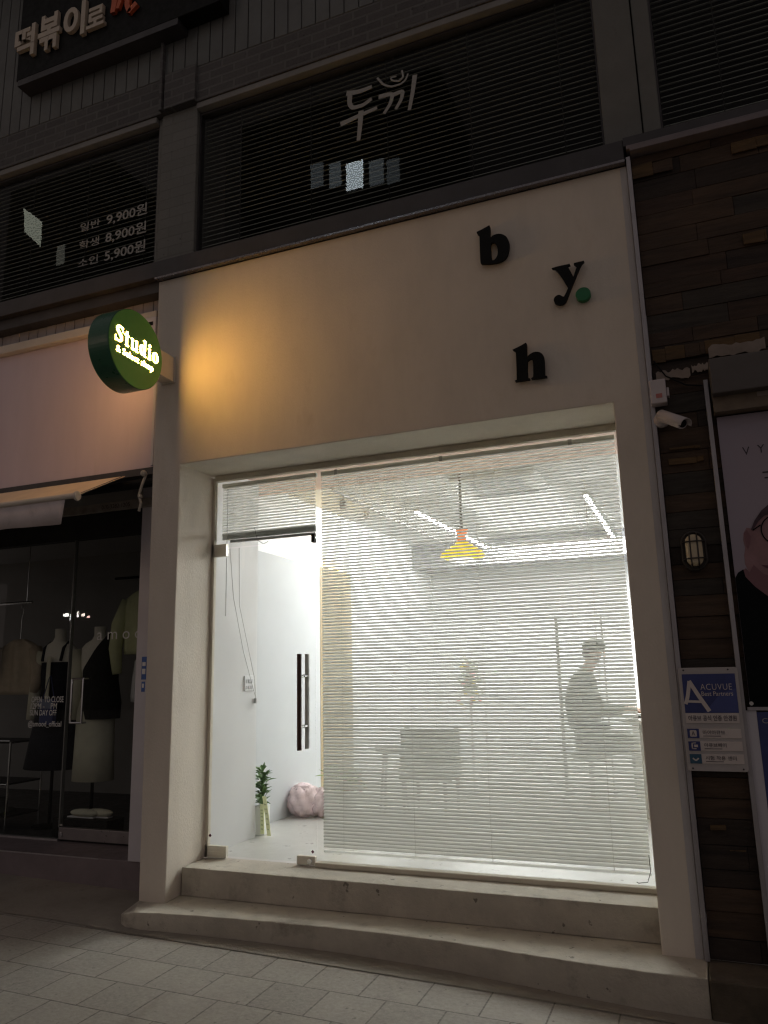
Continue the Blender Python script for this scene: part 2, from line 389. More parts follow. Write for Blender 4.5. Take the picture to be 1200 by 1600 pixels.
for z in (1.063, 1.402):
    MB().tube([(-2.54, .385, z), (-2.54, .4245, z)], .011, 12).build('standoff', CHROME, h1)
    MB().tube([(-2.54, .4375, z), (-2.54, .476, z)], .011, 12).build('standoff', CHROME, h2)
for x, z in ((-3.272, .322), (-2.468, .263)):
    MB().xz([(x, z-.012), (x+.012, z), (x, z+.012), (x-.012, z)], .4235, .4248).build('diamond_sticker', LIPP, door)

# steps
s1 = [(-3.53, .02), (-3.555, -.05), (-3.55, -.12), (-3.51, -.18), (-3.44, -.215), (-3.33, -.222), (-3.2, -.205), (-3.0, -.18), (-2.55, -.147), (-2.2, -.13),
      (-1.94, -.124), (-1.6, -.133), (-1.37, -.146), (-1.0, -.19), (-.69, -.222), (-.385, -.252), (-.085, -.255), (-.085, .155), (-3.53, .155)]
fine = []
for i, a in enumerate(s1):
    b = s1[(i+1) % len(s1)]; n = max(1, int(math.dist(a, b)/.05))
    for k in range(n):
        t = k/n; j = random.uniform(-.0035, .0035) if a[1] < 0 else 0
        fine.append((a[0]+(b[0]-a[0])*t, a[1]+(b[1]-a[1])*t+j))
def ztop(x, y):
    d = max(0., (-3.30-x)/.25); return -.050*d*d*(1 if y < .0 else .3)+random.uniform(-.0012, .0012)
n = len(fine); mb = MB()
mb.add([(x, y, -.34) for x, y in fine]+[(x, y, ztop(x, y)) for x, y in fine], [list(range(n, 2*n))]+[(i, (i+1) % n, n+(i+1) % n, n+i) for i in range(n)])
tag(mb.build('doorstep', CEMENT, bevel=.005, seg=2), 'long low cement step with rounded left end in front of the shop', 'step')
mb = MB()
xs = [-3.305+i*(3.008/60) for i in range(61)]
prof = [(x, .150+random.uniform(-.003, .003)) for x in xs]
mb.xy(prof+[(-.297, .46), (-3.305, .46)], .0005, .175)
tag(mb.build('threshold_step', CEMENT, bevel=.005, seg=2), 'upper cement step inside the recess below the glass door and window', 'step')

# metal strip between the neighbours
tag(MB().box(-.097, -.072, -.03, .05, .0, 4.44).build('edge_strip', ALU, bevel=.002), 'thin grey metal strip between white facade and dark timber wall', 'metal strip')

# ------------------------------------------------------------------ letters on the facade
B_OUT = [(-1.038,4.172),(-0.996,4.183),(-0.953,4.198),(-0.949,4.185),(-0.953,4.107),(-0.936,4.122),(-0.904,4.126),(-0.872,4.115),(-0.846,4.09),(-0.834,4.055),(-0.834,4.013),(-0.845,3.969),(-0.865,3.941),(-0.899,3.927),(-0.937,3.927),(-0.981,3.934),(-1.019,3.943),(-1.024,3.952),(-1.023,4.06),(-1.021,4.146),(-1.03,4.15),(-1.037,4.159)]
B_IN = [(-0.952,4.06),(-0.943,4.073),(-0.931,4.073),(-0.917,4.055),(-0.909,4.026),(-0.909,3.99),(-0.919,3.963),(-0.936,3.949),(-0.949,3.95),(-0.952,3.971),(-0.953,4.019)]
H_OUT = [(-0.854,3.329),(-0.809,3.343),(-0.769,3.36),(-0.764,3.351),(-0.768,3.267),(-0.75,3.282),(-0.723,3.292),(-0.693,3.286),(-0.673,3.268),(-0.665,3.239),(-0.667,3.185),(-0.669,3.131),(-0.657,3.126),(-0.658,3.116),(-0.678,3.117),(-0.749,3.119),(-0.753,3.126),(-0.742,3.131),(-0.738,3.138),(-0.735,3.197),(-0.734,3.235),(-0.742,3.248),(-0.754,3.248),(-0.766,3.238),(-0.77,3.192),(-0.771,3.132),(-0.759,3.127),(-0.76,3.118),(-0.801,3.119),(-0.848,3.12),(-0.851,3.129),(-0.839,3.131),(-0.836,3.204),(-0.834,3.312),(-0.844,3.318)]
Y_OUT = [(-0.584,3.812),(-0.55,3.816),(-0.474,3.816),(-0.472,3.807),(-0.487,3.804),(-0.459,3.727),(-0.434,3.789),(-0.451,3.807),(-0.449,3.815),(-0.422,3.816),(-0.39,3.817),(-0.389,3.81),(-0.408,3.797),(-0.438,3.736),(-0.477,3.655),(-0.504,3.594),(-0.515,3.574),(-0.531,3.562),(-0.557,3.563),(-0.576,3.573),(-0.586,3.595),(-0.582,3.616),(-0.564,3.629),(-0.547,3.628),(-0.531,3.613),(-0.523,3.611),(-0.511,3.629),(-0.495,3.661),(-0.533,3.752),(-0.563,3.801),(-0.581,3.807)]
def smooth2(P, sharp=.55):
    """round a digitised outline a little but keep its corners"""
    out = []; n = len(P)
    for i in range(n):
        a, b, c = Vector(P[i-1]), Vector(P[i]), Vector(P[(i+1) % n])
        if (b-a).normalized().dot((c-b).normalized()) > sharp: out += [tuple(b+(a-b)*.25), tuple(b+(c-b)*.25)]
        else: out.append(tuple(b))
    return out
def letter(outline, hole, y0, y1, name, mat):
    cu = bpy.data.curves.new('o', 'CURVE'); cu.dimensions = '2D'; cu.fill_mode = 'BOTH'; cu.extrude = (y1-y0)/2
    for P in [outline]+([hole] if hole else []):
        P = smooth2(P, .72); sp = cu.splines.new('POLY'); sp.points.add(len(P)-1)
        for i, p in enumerate(P): sp.points[i].co = (p[0], p[1], 0, 1)
        sp.use_cyclic_u = True
    ob = bpy.data.objects.new('o', cu); COL.objects.link(ob)
    me = bpy.data.meshes.new_from_object(ob.evaluated_get(bpy.context.evaluated_depsgraph_get()))
    mb = MB(); mb.add([(v.co.x, (y0+y1)/2-v.co.z, v.co.y) for v in me.vertices], [list(p.vertices) for p in me.polygons])
    bpy.data.objects.remove(ob); bpy.data.curves.remove(cu); bpy.data.meshes.remove(me)
    return mb.build(name, mat)
G = 'black letters mounted on the white facade'
tag(letter(B_OUT, B_IN, -.038, -.018, 'sign_letter', BLACK), 'black serif letter b mounted highest on the white facade', 'letter', G)
tag(letter(Y_OUT, None, -.038, -.018, 'sign_letter', BLACK), 'black serif letter y beside the green dot on the white facade', 'letter', G)
tag(letter(H_OUT, None, -.038, -.018, 'sign_letter', BLACK), 'black serif letter h lowest of the letters on the white facade', 'letter', G)
tag(MB().lathe((-.411, -.040, 3.603), [(.041, 0), (.044, .003), (.044, .032)], 32, 'Y').build('sign_dot', GREEN), 'small round green dot after the letter y on the facade', 'sign dot')

# ------------------------------------------------------------------ round projecting sign
cyl = (-.462, 3.622); XF, XB, RS = -3.352, -3.528, .277
sg = thing('round_sign', 'round dark green projecting sign with glowing Studio lettering on a bracket', 'sign', (-3.44, 0, 3.62))
MB().lathe((0, cyl[0], cyl[1]), [(RS-.004, XB+.002), (RS, XB+.006), (RS, XF-.006), (RS-.003, XF-.003)], 72, 'X').build('rim', SIGNRIM, sg, smooth=False)
MB().lathe((0, cyl[0], cyl[1]), [(RS-.0045, XF-.004), (RS-.0055, XF)], 72, 'X').build('face', SIGNGREEN, sg)
MB().lathe((0, cyl[0], cyl[1]), [(RS-.0055, XB), (RS-.0045, XB+.004)], 72, 'X').build('face', SIGNGREEN, sg)
MB().box(-3.490, -3.385, -.2, -.001, 3.555, 3.745).box(-3.50, -3.375, -.012, -.0008, 3.545, 3.755).build('bracket', M('bracket_cream', (.62, .60, .54), .5, .05, 6), sg, bevel=.004)
# lettering drawn as fat-face shapes in units of cap height
def ell(cx, cy_, rx, ry, n=28): return [(cx+rx*math.cos(2*math.pi*k/n), cy_+ry*math.sin(2*math.pi*k/n)) for k in range(n)]
def rect(a, b, c, d): return [(a, c), (b, c), (b, d), (a, d)]
def ringfat(cx, cy_, rx, ry, ix, iy, n=28):
    o, i = ell(cx, cy_, rx, ry, n), ell(cx, cy_, ix, iy, n)
    return [[o[k], o[(k+1) % n], i[(k+1) % n], i[k]] for k in range(n)]
GL = []   # list of convex polygons
def S_shape(x):
    pts = [(.60, .80, .07), (.47, .94, .10), (.30, .95, .10), (.16, .82, .15), (.20, .66, .17), (.36, .52, .18), (.50, .36, .18), (.50, .18, .15), (.36, .05, .09), (.18, .06, .08), (.06, .20, .06)]
    P = []
    for i in range(len(pts)-1):
        for k in range(5): P.append(tuple(pts[i][j]+(pts[i+1][j]-pts[i][j])*k/5 for j in range(3)))
    P.append(pts[-1])
    for _ in range(2): P = [P[0]]+[tuple((P[i-1][j]+2*P[i][j]+P[i+1][j])/4 for j in range(3)) for i in range(1, len(P)-1)]+[P[-1]]
    q = []
    for i, p in enumerate(P):
        a, b = P[max(i-1, 0)], P[min(i+1, len(P)-1)]; d = Vector((b[0]-a[0], b[1]-a[1])).normalized(); nn = Vector((-d.y, d.x))*p[2]*.5
        q.append(((x+p[0]+nn.x, p[1]+nn.y), (x+p[0]-nn.x, p[1]-nn.y)))
    for i in range(len(q)-1): GL.append([q[i][0], q[i+1][0], q[i+1][1], q[i][1]])
    GL.append(rect(x+.56, x+.62, .66, .98)); GL.append(rect(x+.03, x+.09, .0, .32))
def stem(x, w_, z0, z1, sl=True, sr=True, top=True):
    GL.append(rect(x, x+w_, z0, z1))
    GL.append(rect(x-(.07 if sl else 0), x+w_+(.07 if sr else 0), z0, z0+.045))
    if top: GL.append([(x-.08, z1-.07), (x, z1-.07), (x, z1), (x-.08, z1-.03)])
S_shape(0)
GL.append(rect(.84, .98, .06, .86)); GL.append(rect(.72, 1.10, .62, .68)); GL.append([(.80, .06), (.86, .0), (1.04, .0), (1.10, .09), (.99, .10)]); GL.append([(.74, .66), (.82, .66), (.99, .90), (.93, .90)])
stem(1.30, .13, .05, .68, False, False); stem(1.63, .13, 0., .68, False, True); GL.append([(1.26, .05), (1.36, -.01), (1.52, .0), (1.62, .10), (1.62, .16), (1.45, .08)])
GL += ringfat(2.15, .34, .21, .33, .075, .30); stem(2.30, .13, 0., 1.0, False, True)
stem(2.70, .13, 0., .68); GL.append(ell(2.765, .86, .09, .09, 18))
GL += ringfat(3.26, .34, .26, .33, .10, .30)
def lettering(face_x, sgn, u0, u1, flip):
    mb = MB(); W = 3.55; H = .118; k = (u1-u0)/W; z0 = 3.607
    def put(poly, d0, d1, tilt=-.03):
        f = lambda u, v, d: (face_x+sgn*d, (u0+u*k) if not flip else (u1-u*k), z0+v*H+tilt*u*k)
        mb.prism(poly, lambda u, v: f(u, v, d0), lambda u, v: f(u, v, d1))
    for i, p in enumerate(GL): put(p, .0004, .004+.00004*(i % 9))
    f = lambda u, v, d: (face_x+sgn*(.0004+d), u if not flip else u0+u1-u, v-.03*(u-u0))
    tg = MB(); tg.text('& Select shop', u0+.02, u1-.055, 3.522, 3.580, f, offset=.003, extrude=.003, spacing=1.04)
    return mb, tg
for fx, sgn_, fl_, mt_ in ((XF, 1, False, SIGNLIT), (XB, -1, True, SIGNLITB)):
    a_, b_ = lettering(fx, sgn_, -.682, -.232, fl_); 
    for o_ in (a_.build('lettering', [mt_, SIGNEDGE], sg), b_.build('tagline', [mt_, SIGNEDGE], sg)):
        for p_ in o_.data.polygons: p_.material_index = 0 if abs(p_.normal.x) > .5 else 1   # bright fronts, dim edges
jb = thing('junction_box', 'small white box on the wall behind the round green sign', 'box', (-3.66, .05, 3.9))
MB().box(-3.72, -3.60, .03, .098, 3.86, 4.14).build('casing', SHEET, jb, bevel=.006)
MB().box(-3.665, -3.625, .0265, .0298, 4.07, 4.10).build('slot', BLACK, jb)

# ------------------------------------------------------------------ shop interior (room behind the glass)
FZ = .17
struct(MB().box(-3.6, .1, .452, 6.6, FZ-.08, FZ).build('floor', EPOXY))
cl = MB(); cl.box(-3.6, .1, 1.55, 6.6, 3.16, 3.24); struct(cl.build('ceiling', CEIL))
struct(MB().box(-3.6, .1, .452, 1.549, 3.02, 3.24).build('window_bulkhead', PINKBOUNCE))
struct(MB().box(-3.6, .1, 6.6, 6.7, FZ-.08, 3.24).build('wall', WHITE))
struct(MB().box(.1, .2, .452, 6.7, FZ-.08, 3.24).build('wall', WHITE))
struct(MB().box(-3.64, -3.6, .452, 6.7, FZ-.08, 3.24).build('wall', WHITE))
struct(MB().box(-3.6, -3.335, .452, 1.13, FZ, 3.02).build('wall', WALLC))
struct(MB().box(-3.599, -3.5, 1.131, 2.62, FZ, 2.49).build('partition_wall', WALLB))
struct(MB().box(-3.599, -3.497, 2.621, 3.4, FZ, 2.49).build('panelled_wall', TAN))
struct(MB().box(-.2, .1, .4525, .50, FZ, 3.02).build('wall', WHITE))
struct(MB().box(-3.6, .1, 5.75, 6.599, 2.82, 3.159).build('ceiling_beam', M('beam_grey', (.27, .27, .285), .7, .03, 2)))
tag(MB().box(-3.585, -3.545, 2.0, 3.38, 2.4905, 2.505).build('cove_light', WARM), 'warm yellow light strip on top of the white partition inside the shop', 'light strip')
G = 'white light tubes hung in a rectangle from the shop ceiling'
for lab, a, b in (('white light tube at the back of the shop along the beam', (-2.44, 5.55, 3.0), (-.81, 5.60, 3.0)),
                  ('white light tube on the left running back past the yellow pendant', (-2.50, 2.82, 3.0), (-2.44, 5.50, 3.0)),
                  ('white light tube on the right running back inside the shop window', (-.81, 2.87, 3.0), (-.81, 5.55, 3.0))):
    t = thing('light_tube', lab, 'light', a, G)
    MB().tube([a, b], .017, 10).build('tube', LED, t)
    A_, B_ = Vector(a), Vector(b); nn_ = (B_-A_).normalized().cross(Vector((0, 0, 1))).normalized()*.030; U_ = Vector((0, 0, .0)); V_ = Vector((0, 0, .05))
    MB().add([A_-nn_+U_, A_+nn_+U_, B_+nn_+U_, B_-nn_+U_, A_-nn_+V_, A_+nn_+V_, B_+nn_+V_, B_-nn_+V_], [(0, 3, 2, 1), (4, 5, 6, 7), (0, 1, 5, 4), (1, 2, 6, 5), (2, 3, 7, 6), (3, 0, 4, 7)]).build('housing', STEEL, t)  # added opaque channel, widened to keep direct tube light off the ceiling
    for q in (.15, .85):
        p = Vector(a).lerp(Vector(b), q); MB().tube([p+Vector((0, 0, .02)), p+Vector((0, 0, .159))], .003, 6).build('hanger_wire', STEEL, t)
# pendant lamp
px, py = -1.69, 1.62
pl = thing('pendant_lamp', 'yellow pendant lamp with orange neck hanging behind the blind', 'lamp', (px, py, 3.1))
MB().lathe((px, py, 3.16), [(.055, -.10), (.062, -.09), (.062, -.001)], 20).build('canopy', M('canopy_brown', (.16, .13, .11), .5), pl)
cb = MB()
for k in range(27):
    z = 3.07-k*.0195; cb.sphere((px+.002*(-1)**k, py, z), (.013, .013, .013), 8)
cb.build('chain', M('chain_brown', (.10, .075, .06), .5), pl)
MB().lathe((px, py, 2.44), [(.055, .0), (.040, .03), (.034, .06), (.052, .10), (.050, .112), (.0, .114)], 28).build('neck', ORNECK, pl, smooth=True)
MB().lathe((px, py, 2.30), [(.120, .0), (.180, .025), (.186, .036), (.165, .065), (.105, .105), (.058, .139), (.0, .1395)], 36).build('shade', YELLOW, pl, smooth=True)
MB().lathe((px, py, 2.30), [(.0, -.016), (.06, -.013), (.112, -.002), (.116, .004)], 28).build('diffuser', emit('pendant_bulb', (1, .93, .8), 4), pl, smooth=True)
# ceiling air conditioner
ac = thing('ceiling_air_conditioner', 'white cassette air conditioner in the shop ceiling above the pendant', 'air conditioner', (-1.5, 2.5, 3.16))
MB().box(-1.95, -1.15, 2.15, 2.95, 3.105, 3.159).build('panel', M('ac_white', (.62, .62, .60), .5), ac, bevel=.012)
MB().box(-1.8, -1.3, 2.3, 2.8, 3.097, 3.1045).build('grille', M('ac_grey', (.3, .3, .3), .6), ac)
for y in (2.20, 2.87): MB().box(-1.85, -1.25, y, y+.035, 3.099, 3.1045).build('louvre', M('ac_louvre', (.35, .36, .37), .6), ac)
# ceiling spot rail
tr = thing('spot_rail', 'thin ceiling rail with small spotlights left of the pendant', 'light rail', (-3.05, 3, 3.1))
MB().box(-3.06, -3.03, 2.0, 5.4, 3.10, 3.125).build('rail', M('rail_grey', (.35, .33, .32), .5), tr)
for y in (2.35, 2.95):
    MB().lathe((-3.10, y, 3.05), [(.03, -.05), (.035, -.045), (.035, .04), (.012, .05), (.012, .06)], 14).build('spotlight', M('spot_grey', (.42, .38, .36), .5), tr)
# wall switch with cords
sw = thing('wall_switch', 'white switch plate on the white wall seen through the door', 'switch', (-3.335, 1.0, 1.35))
MB().box(-3.3345, -3.325, .935, 1.075, 1.29, 1.41).build('plate', M('switch_white', (.70, .70, .71), .4), sw, bevel=.003)
for zz in (1.318, 1.366):
    for yy in (.965, 1.0, 1.035): MB().box(-3.3248, -3.3215, yy-.012, yy+.012, zz-.014, zz+.014).build('button', M('switch_grey', (.45, .45, .47), .4), sw)
tag(MB().tube([(-3.20, .50, 2.36), (-3.24, .62, 2.0), (-3.29, .85, 1.6), (-3.318, 1.09, 1.23), (-3.31, 1.05, 1.40), (-3.25, .72, 1.95), (-3.12, .50, 2.36)], .0022, 5).tube([(-3.318, 1.09, 1.23), (-3.32, 1.09, 1.19)], .014, 8).build('blind_cord', M('cord_white', (.58, .57, .57), .7)), 'thin white blind cord looped to a hook beside the switch', 'cord')

# ------------------------------------------------------------------ venetian blinds
def blind(root, x0, x1, ztop_, zbot, pitch, width, tilt, y, mat, stack=0, jit=.9, th=.0006, nseg=4, curve=.10):
    mb = MB(); z = ztop_; rows = []
    while z > zbot: rows.append((z, tilt)); z -= pitch
    for k in range(stack): rows.append((zbot-.004-k*.0026, 3.))
    for (zz, tt) in rows:
        a = R(tt+random.uniform(-jit, jit)); zj = zz+random.uniform(-.0003, .0003); o = len(mb.v)
        skew = random.uniform(-.0006, .0006)
        for side in (0, 1):
            for xx in (x0+random.uniform(0, .002), x1-random.uniform(0, .002)):
                for k in range(nseg+1):
                    s = (k/nseg-.5)*width; h = (curve*width*(1-(2*k/nseg-1)**2)) - side*th
                    mb.v.append((xx, y+s*math.cos(a)-h*math.sin(a), zj+s*math.sin(a)+h*math.cos(a)+(skew if xx > (x0+x1)/2 else -skew)))
        m_ = nseg+1
        for k in range(nseg):
            mb.f.append([o+k, o+k+1, o+m_+k+1, o+m_+k]); mb.mi.append(0)
            mb.f.append([o+2*m_+k, o+3*m_+k, o+3*m_+k+1, o+2*m_+k+1]); mb.mi.append(0)
        for k in (0, nseg):
            mb.f.append([o+k, o+m_+k, o+3*m_+k, o+2*m_+k]); mb.mi.append(0)
    me_ob = MB.build
    ob = mb.build('slats', mat, root, smooth=True)
    return ob
CORDM = M('ladder_cord', (.85, .84, .80), .8)
BT = 41.
vb = thing('window_blind', 'large white venetian blind lowered over the lit shop window', 'blind', (-1.38, .5, .25))
blind(vb, -2.425, -.345, 2.825, .285, .0215, .0255, BT, .505, SLAT)
MB().box(-2.425, -.340, .488, .520, 2.838, 2.868).build('headrail', M('headrail_grey', (.50, .50, .46), .5), vb, bevel=.003)
MB().box(-2.425, -.345, .495, .517, .246, .262).build('bottom_rail', SLAT, vb, bevel=.004)
for x in (-2.27, -1.77, -1.27, -.55):
    for y in (.4905, .5195): MB().tube([(x, y, 2.84), (x, y, .25)], .0011, 5).build('ladder_cord', CORDM, vb)
MB().tube([(-.352, .485, .36), (-.350, .486, .27), (-.37, .48, .215), (-.42, .476, .208), (-.43, .474, .214)], .0025, 6).build('pull_cord', M('cord_dark', (.08, .08, .08), .7), vb)
for x in (-2.3, -1.5, -.62):
    MB().box(x-.012, x+.012, .484, .4875, 2.832, 2.871).build('headrail_clip', M('clip_grey', (.3, .3, .28), .5), vb)
vb2 = thing('window_blind', 'short white venetian blind raised above the glass door', 'blind', (-2.87, .5, 2.4))
blind(vb2, -3.275, -2.475, 2.825, 2.475, .0215, .0255, 40., .505, SLAT, stack=17)
MB().box(-3.275, -2.465, .488, .520, 2.838, 2.868).build('headrail', M('headrail_grey_short', (.50, .50, .46), .5), vb2, bevel=.003)
MB().box(-3.20, -2.475, .493, .519, 2.405, 2.424).build('bottom_rail', M('bottom_rail_grey', (.45, .46, .47), .5), vb2, bevel=.004)  # plain grey rail, darker than the slats
for x in (-3.17, -2.63):
    for y in (.4905, .5195): MB().tube([(x, y, 2.84), (x, y, 2.42)], .0011, 5).build('ladder_cord', CORDM, vb2)
MB().tube([(-3.22, .487, 2.83), (-3.218, .485, 1.85)], .0035, 6).build('tilt_wand', M('wand_clear', (.66, .66, .66), .3), vb2)
MB().tube([(-2.98, .486, 2.50), (-2.95, .484, 2.40), (-2.90, .484, 2.37), (-2.86, .485, 2.385)], .002, 5).build('pull_cord', M('cord_grey', (.3, .3, .28), .7), vb2)

# ------------------------------------------------------------------ things inside the shop
def leafclump(mb, c, n, r, ln, wd, up_=.5):
    for i in range(n):
        a = random.uniform(0, 6.28); b = random.uniform(-.2, 1.2)
        d = Vector((math.cos(a)*math.cos(b), math.sin(a)*math.cos(b), math.sin(b)*up_+up_*.4)).normalized()
        p = Vector(c)+Vector((random.uniform(-r, r), random.uniform(-r, r), random.uniform(-r, r)))
        s_ = d.cross(Vector((0, 0, 1))).normalized()*wd*random.uniform(.6, 1.2); L_ = ln*random.uniform(.6, 1.2)
        q = p+d*L_*.5+Vector((0, 0, .01)); e = p+d*L_-Vector((0, 0, ln*.12))
        o = len(mb.v); mb.v += [tuple(p), tuple(q+s_), tuple(e), tuple(q-s_), tuple(q-Vector((0, 0, wd*.5)))]
        mb.f += [[o, o+1, o+2, o+4], [o, o+4, o+2, o+3]]; mb.mi += [mb.cur]*2
pt = thing('potted_plant', 'leafy green plant in a white pot with yellow ribbons inside the door', 'plant', (-3.38, 1.24, FZ))
MB().prism([(-3.425, 1.195), (-3.335, 1.195), (-3.335, 1.285), (-3.425, 1.285)], lambda u, v: (u*.9-.338, v*.9+.124, FZ), lambda u, v: (u, v, .39)).build('pot', POTM, pt, bevel=.004)
MB().tube([(-3.38, 1.24, .38), (-3.385, 1.24, .52), (-3.38, 1.24, .62)], .006, 6).build('stem', LEAF, pt)
lv = MB()
for k in range(13): leafclump(lv, (-3.38+random.uniform(-.012, .012), 1.24, .39+k*.021), 8, .016, .095, .020, .6)
lv.build('leaves', LEAF, pt)
for (a, b, c) in (((-3.345, 1.17, .41), (-3.335, 1.16, .30), (-3.33, 1.155, .19)), ((-3.325, 1.17, .47), (-3.285, 1.15, .32), (-3.255, 1.13, .185))):
    mb = MB(); mb.v = [(a[0]-.017, a[1], a[2]), (a[0]+.017, a[1], a[2]), (b[0]-.017, b[1], b[2]), (b[0]+.017, b[1], b[2]), (c[0]-.017, c[1], c[2]), (c[0]+.017, c[1], c[2])]
    mb.f = [[0, 1, 3, 2], [2, 3, 5, 4]]; mb.mi = [0, 0]
    rb = mb.build('ribbon', RIBBON, pt); md = rb.modifiers.new('t', 'SOLIDIFY'); md.thickness = .002
    gm = MB()
    for k in range(6):
        q = Vector(a).lerp(Vector(c), .22+k*.12)+Vector((0, -.004, 0))
        if k < 3: q = Vector(a).lerp(Vector(b), .4+k*.22)+Vector((0, -.003, 0))
        else: q = Vector(b).lerp(Vector(c), .1+(k-3)*.28)+Vector((0, -.003, 0))
        gm.box(q.x-.008, q.x+.008, q.y-.001, q.y, q.z-.001, q.z+.001).box(q.x-.008, q.x-.006, q.y-.001, q.y, q.z-.008, q.z+.008).box(q.x+.004, q.x+.006, q.y-.001, q.y, q.z-.007, q.z+.004)
    gm.build('ribbon_print', LEAF, rb)
pt.location.x += .045

def lump(p):
    r1 = abs(math.sin(5*p.x+2.3*p.z))*.16+abs(math.sin(7*p.z-4*p.y+1))*.12+abs(math.sin(11*p.y+6*p.x+2))*.09+abs(math.sin(17*p.z+13*p.x))*.05
    return .78+r1
bgm = MB().sphere((-3.37, 2.02, .30), (.150, .12, .135), 44, lump).sphere((-3.21, 2.06, .285), (.12, .11, .12), 40, lambda p: lump(Vector((p.y, p.z, p.x)))).sphere((-3.38, 2.02, .40), (.09, .07, .05), 30, lambda p: lump(Vector((p.z, p.x, p.y))))
tag(bgm.build('plastic_bag', PINKBAG, smooth=True), 'crumpled pink plastic bag on the floor beyond the glass door', 'bag')
fl = thing('flower_pot', 'potted flowers with pink and yellow blooms behind the blind beside the bag', 'plant', (-3.02, 2.15, FZ))
MB().lathe((-3.02, 2.2, FZ), [(.07, 0), (.09, .15), (.095, .16)], 20).build('pot', POTM, fl)
lv = MB(); leafclump(lv, (-3.02, 2.2, .42), 60, .10, .16, .02, .8); leafclump(lv, (-3.17, 2.15, .50), 22, .05, .13, .016, .8); lv.build('leaves', LEAFL, fl)
bl = MB()
for k in range(14): bl.sphere((-2.98+random.uniform(-.14, .14), 2.14+random.uniform(-.1, .1), .46+random.uniform(-.09, .08)), .018, 8)
bl.build('blossoms', BLOSS, fl)
bl = MB()
for k in range(8): bl.sphere((-2.95+random.uniform(-.14, .14), 2.12+random.uniform(-.1, .1), .45+random.uniform(-.09, .08)), .02, 8)
bl.build('blossoms', BLOSSY, fl)
# tub chair and side stool
ch = thing('lounge_chair', 'grey upholstered tub chair seen through the blind', 'chair', (-2.28, 2.4, FZ))
MB().box(-2.52, -2.06, 2.15, 2.62, .46, .60).build('seat', GREYM, ch, bevel=.04, seg=4)
arc = [(-2.29+.27*math.cos(t), 2.40-.25*math.sin(t)) for t in [R(-20)+R(220)*k/20 for k in range(21)]]
inn = [(-2.29+.21*math.cos(t), 2.40-.19*math.sin(t)) for t in [R(-20)+R(220)*k/20 for k in range(21)]]
MB().prism(arc+inn[::-1], lambda u, v: (u, v, .48), lambda u, v: (u, v, .905)).build('backrest', GREYM, ch, bevel=.02)
for sx in (-2.48, -2.10):
    for sy in (2.2, 2.58): MB().tube([(sx, sy, FZ), (sx, sy, .47)], [.012, .018], 8).build('leg', WOODH, ch)
st = thing('side_stool', 'small wooden stool left of the grey tub chair behind the blind', 'stool', (-2.66, 2.3, FZ))
MB().lathe((-2.68, 2.4, .70), [(.13, 0), (.14, .01), (.14, .03)], 24).build('seat', WOODH, st)
for k in range(3):
    a = R(30+120*k); MB().tube([(-2.68+.16*math.cos(a), 2.4+.16*math.sin(a), FZ), (-2.68+.09*math.cos(a), 2.4+.09*math.sin(a), .70)], .012, 8).build('leg', WOODH, st)
# bouquet on a slim stand
bq = thing('flower_stand', 'tall flower bouquet on a slim stand against the back of the shop', 'flowers', (-2.2, 3.5, FZ))
MB().tube([(-2.2, 3.5, FZ+.01), (-2.2, 3.5, 1.1)], .012, 8).lathe((-2.2, 3.5, FZ), [(.13, 0), (.13, .012), (.02, .02)], 20).build('stand', STEEL, bq)
lv = MB(); leafclump(lv, (-2.2, 3.5, 1.20), 70, .09, .14, .016, .9); leafclump(lv, (-2.2, 3.5, 1.38), 45, .08, .12, .016, .9); lv.build('leaves', M('leaf_pale', (.30, .34, .22), .6), bq)
for mt_, nn in ((BLOSS, 12), (BLOSSY, 10)):
    bl = MB()
    for k in range(nn): bl.sphere((-2.2+random.uniform(-.11, .11), 3.42+random.uniform(-.08, .1), 1.25+random.uniform(-.2, .22)), .022, 8)
    bl.build('blossoms', mt_, bq)
# garment rack behind the seated person
gr = thing('garment_rack', 'thin dark garment rack standing behind the seated person', 'rack', (-1.05, 3.6, FZ))
for x in (-1.29, -.84):
    MB().tube([(x, 3.6, FZ+.02), (x, 3.6, 1.93)], .016 if x < -1 else .008, 8).build('upright', GREYM, gr)
    MB().tube([(x, 3.35, FZ+.02), (x, 3.85, FZ+.02)], .014, 8).build('foot', GREYM, gr)
MB().tube([(-1.29, 3.6, 1.92), (-.84, 3.6, 1.92)], .010, 8).build('rail', GREYM, gr)
# counter desk with laptop
dk = thing('counter_desk', 'white counter desk at the right side behind the blind', 'desk', (-.35, 3.0, FZ))
MB().box(-.62, .05, 2.55, 3.55, .93, .965).build('top', DESKM, dk, bevel=.004)
MB().box(-.55, .03, 2.62, 2.66, FZ, .9295).build('side_panel', DESKM, dk); MB().box(-.55, .03, 3.44, 3.48, FZ, .9295).build('side_panel', DESKM, dk)
lt = thing('laptop', 'open grey laptop on the counter desk in front of the seated person', 'laptop', (-.4, 3.0, .966))
MB().box(-.55, -.32, 2.85, 3.17, .966, .982).build('base', GREYM, lt, bevel=.003)
MB().prism([(2.85, .982), (3.17, .982), (3.17, 1.19), (2.85, 1.19)], lambda u, v: (-.32+(v-.982)*.3, u, v), lambda u, v: (-.31+(v-.982)*.3, u, v)).build('screen', GREYM, lt)

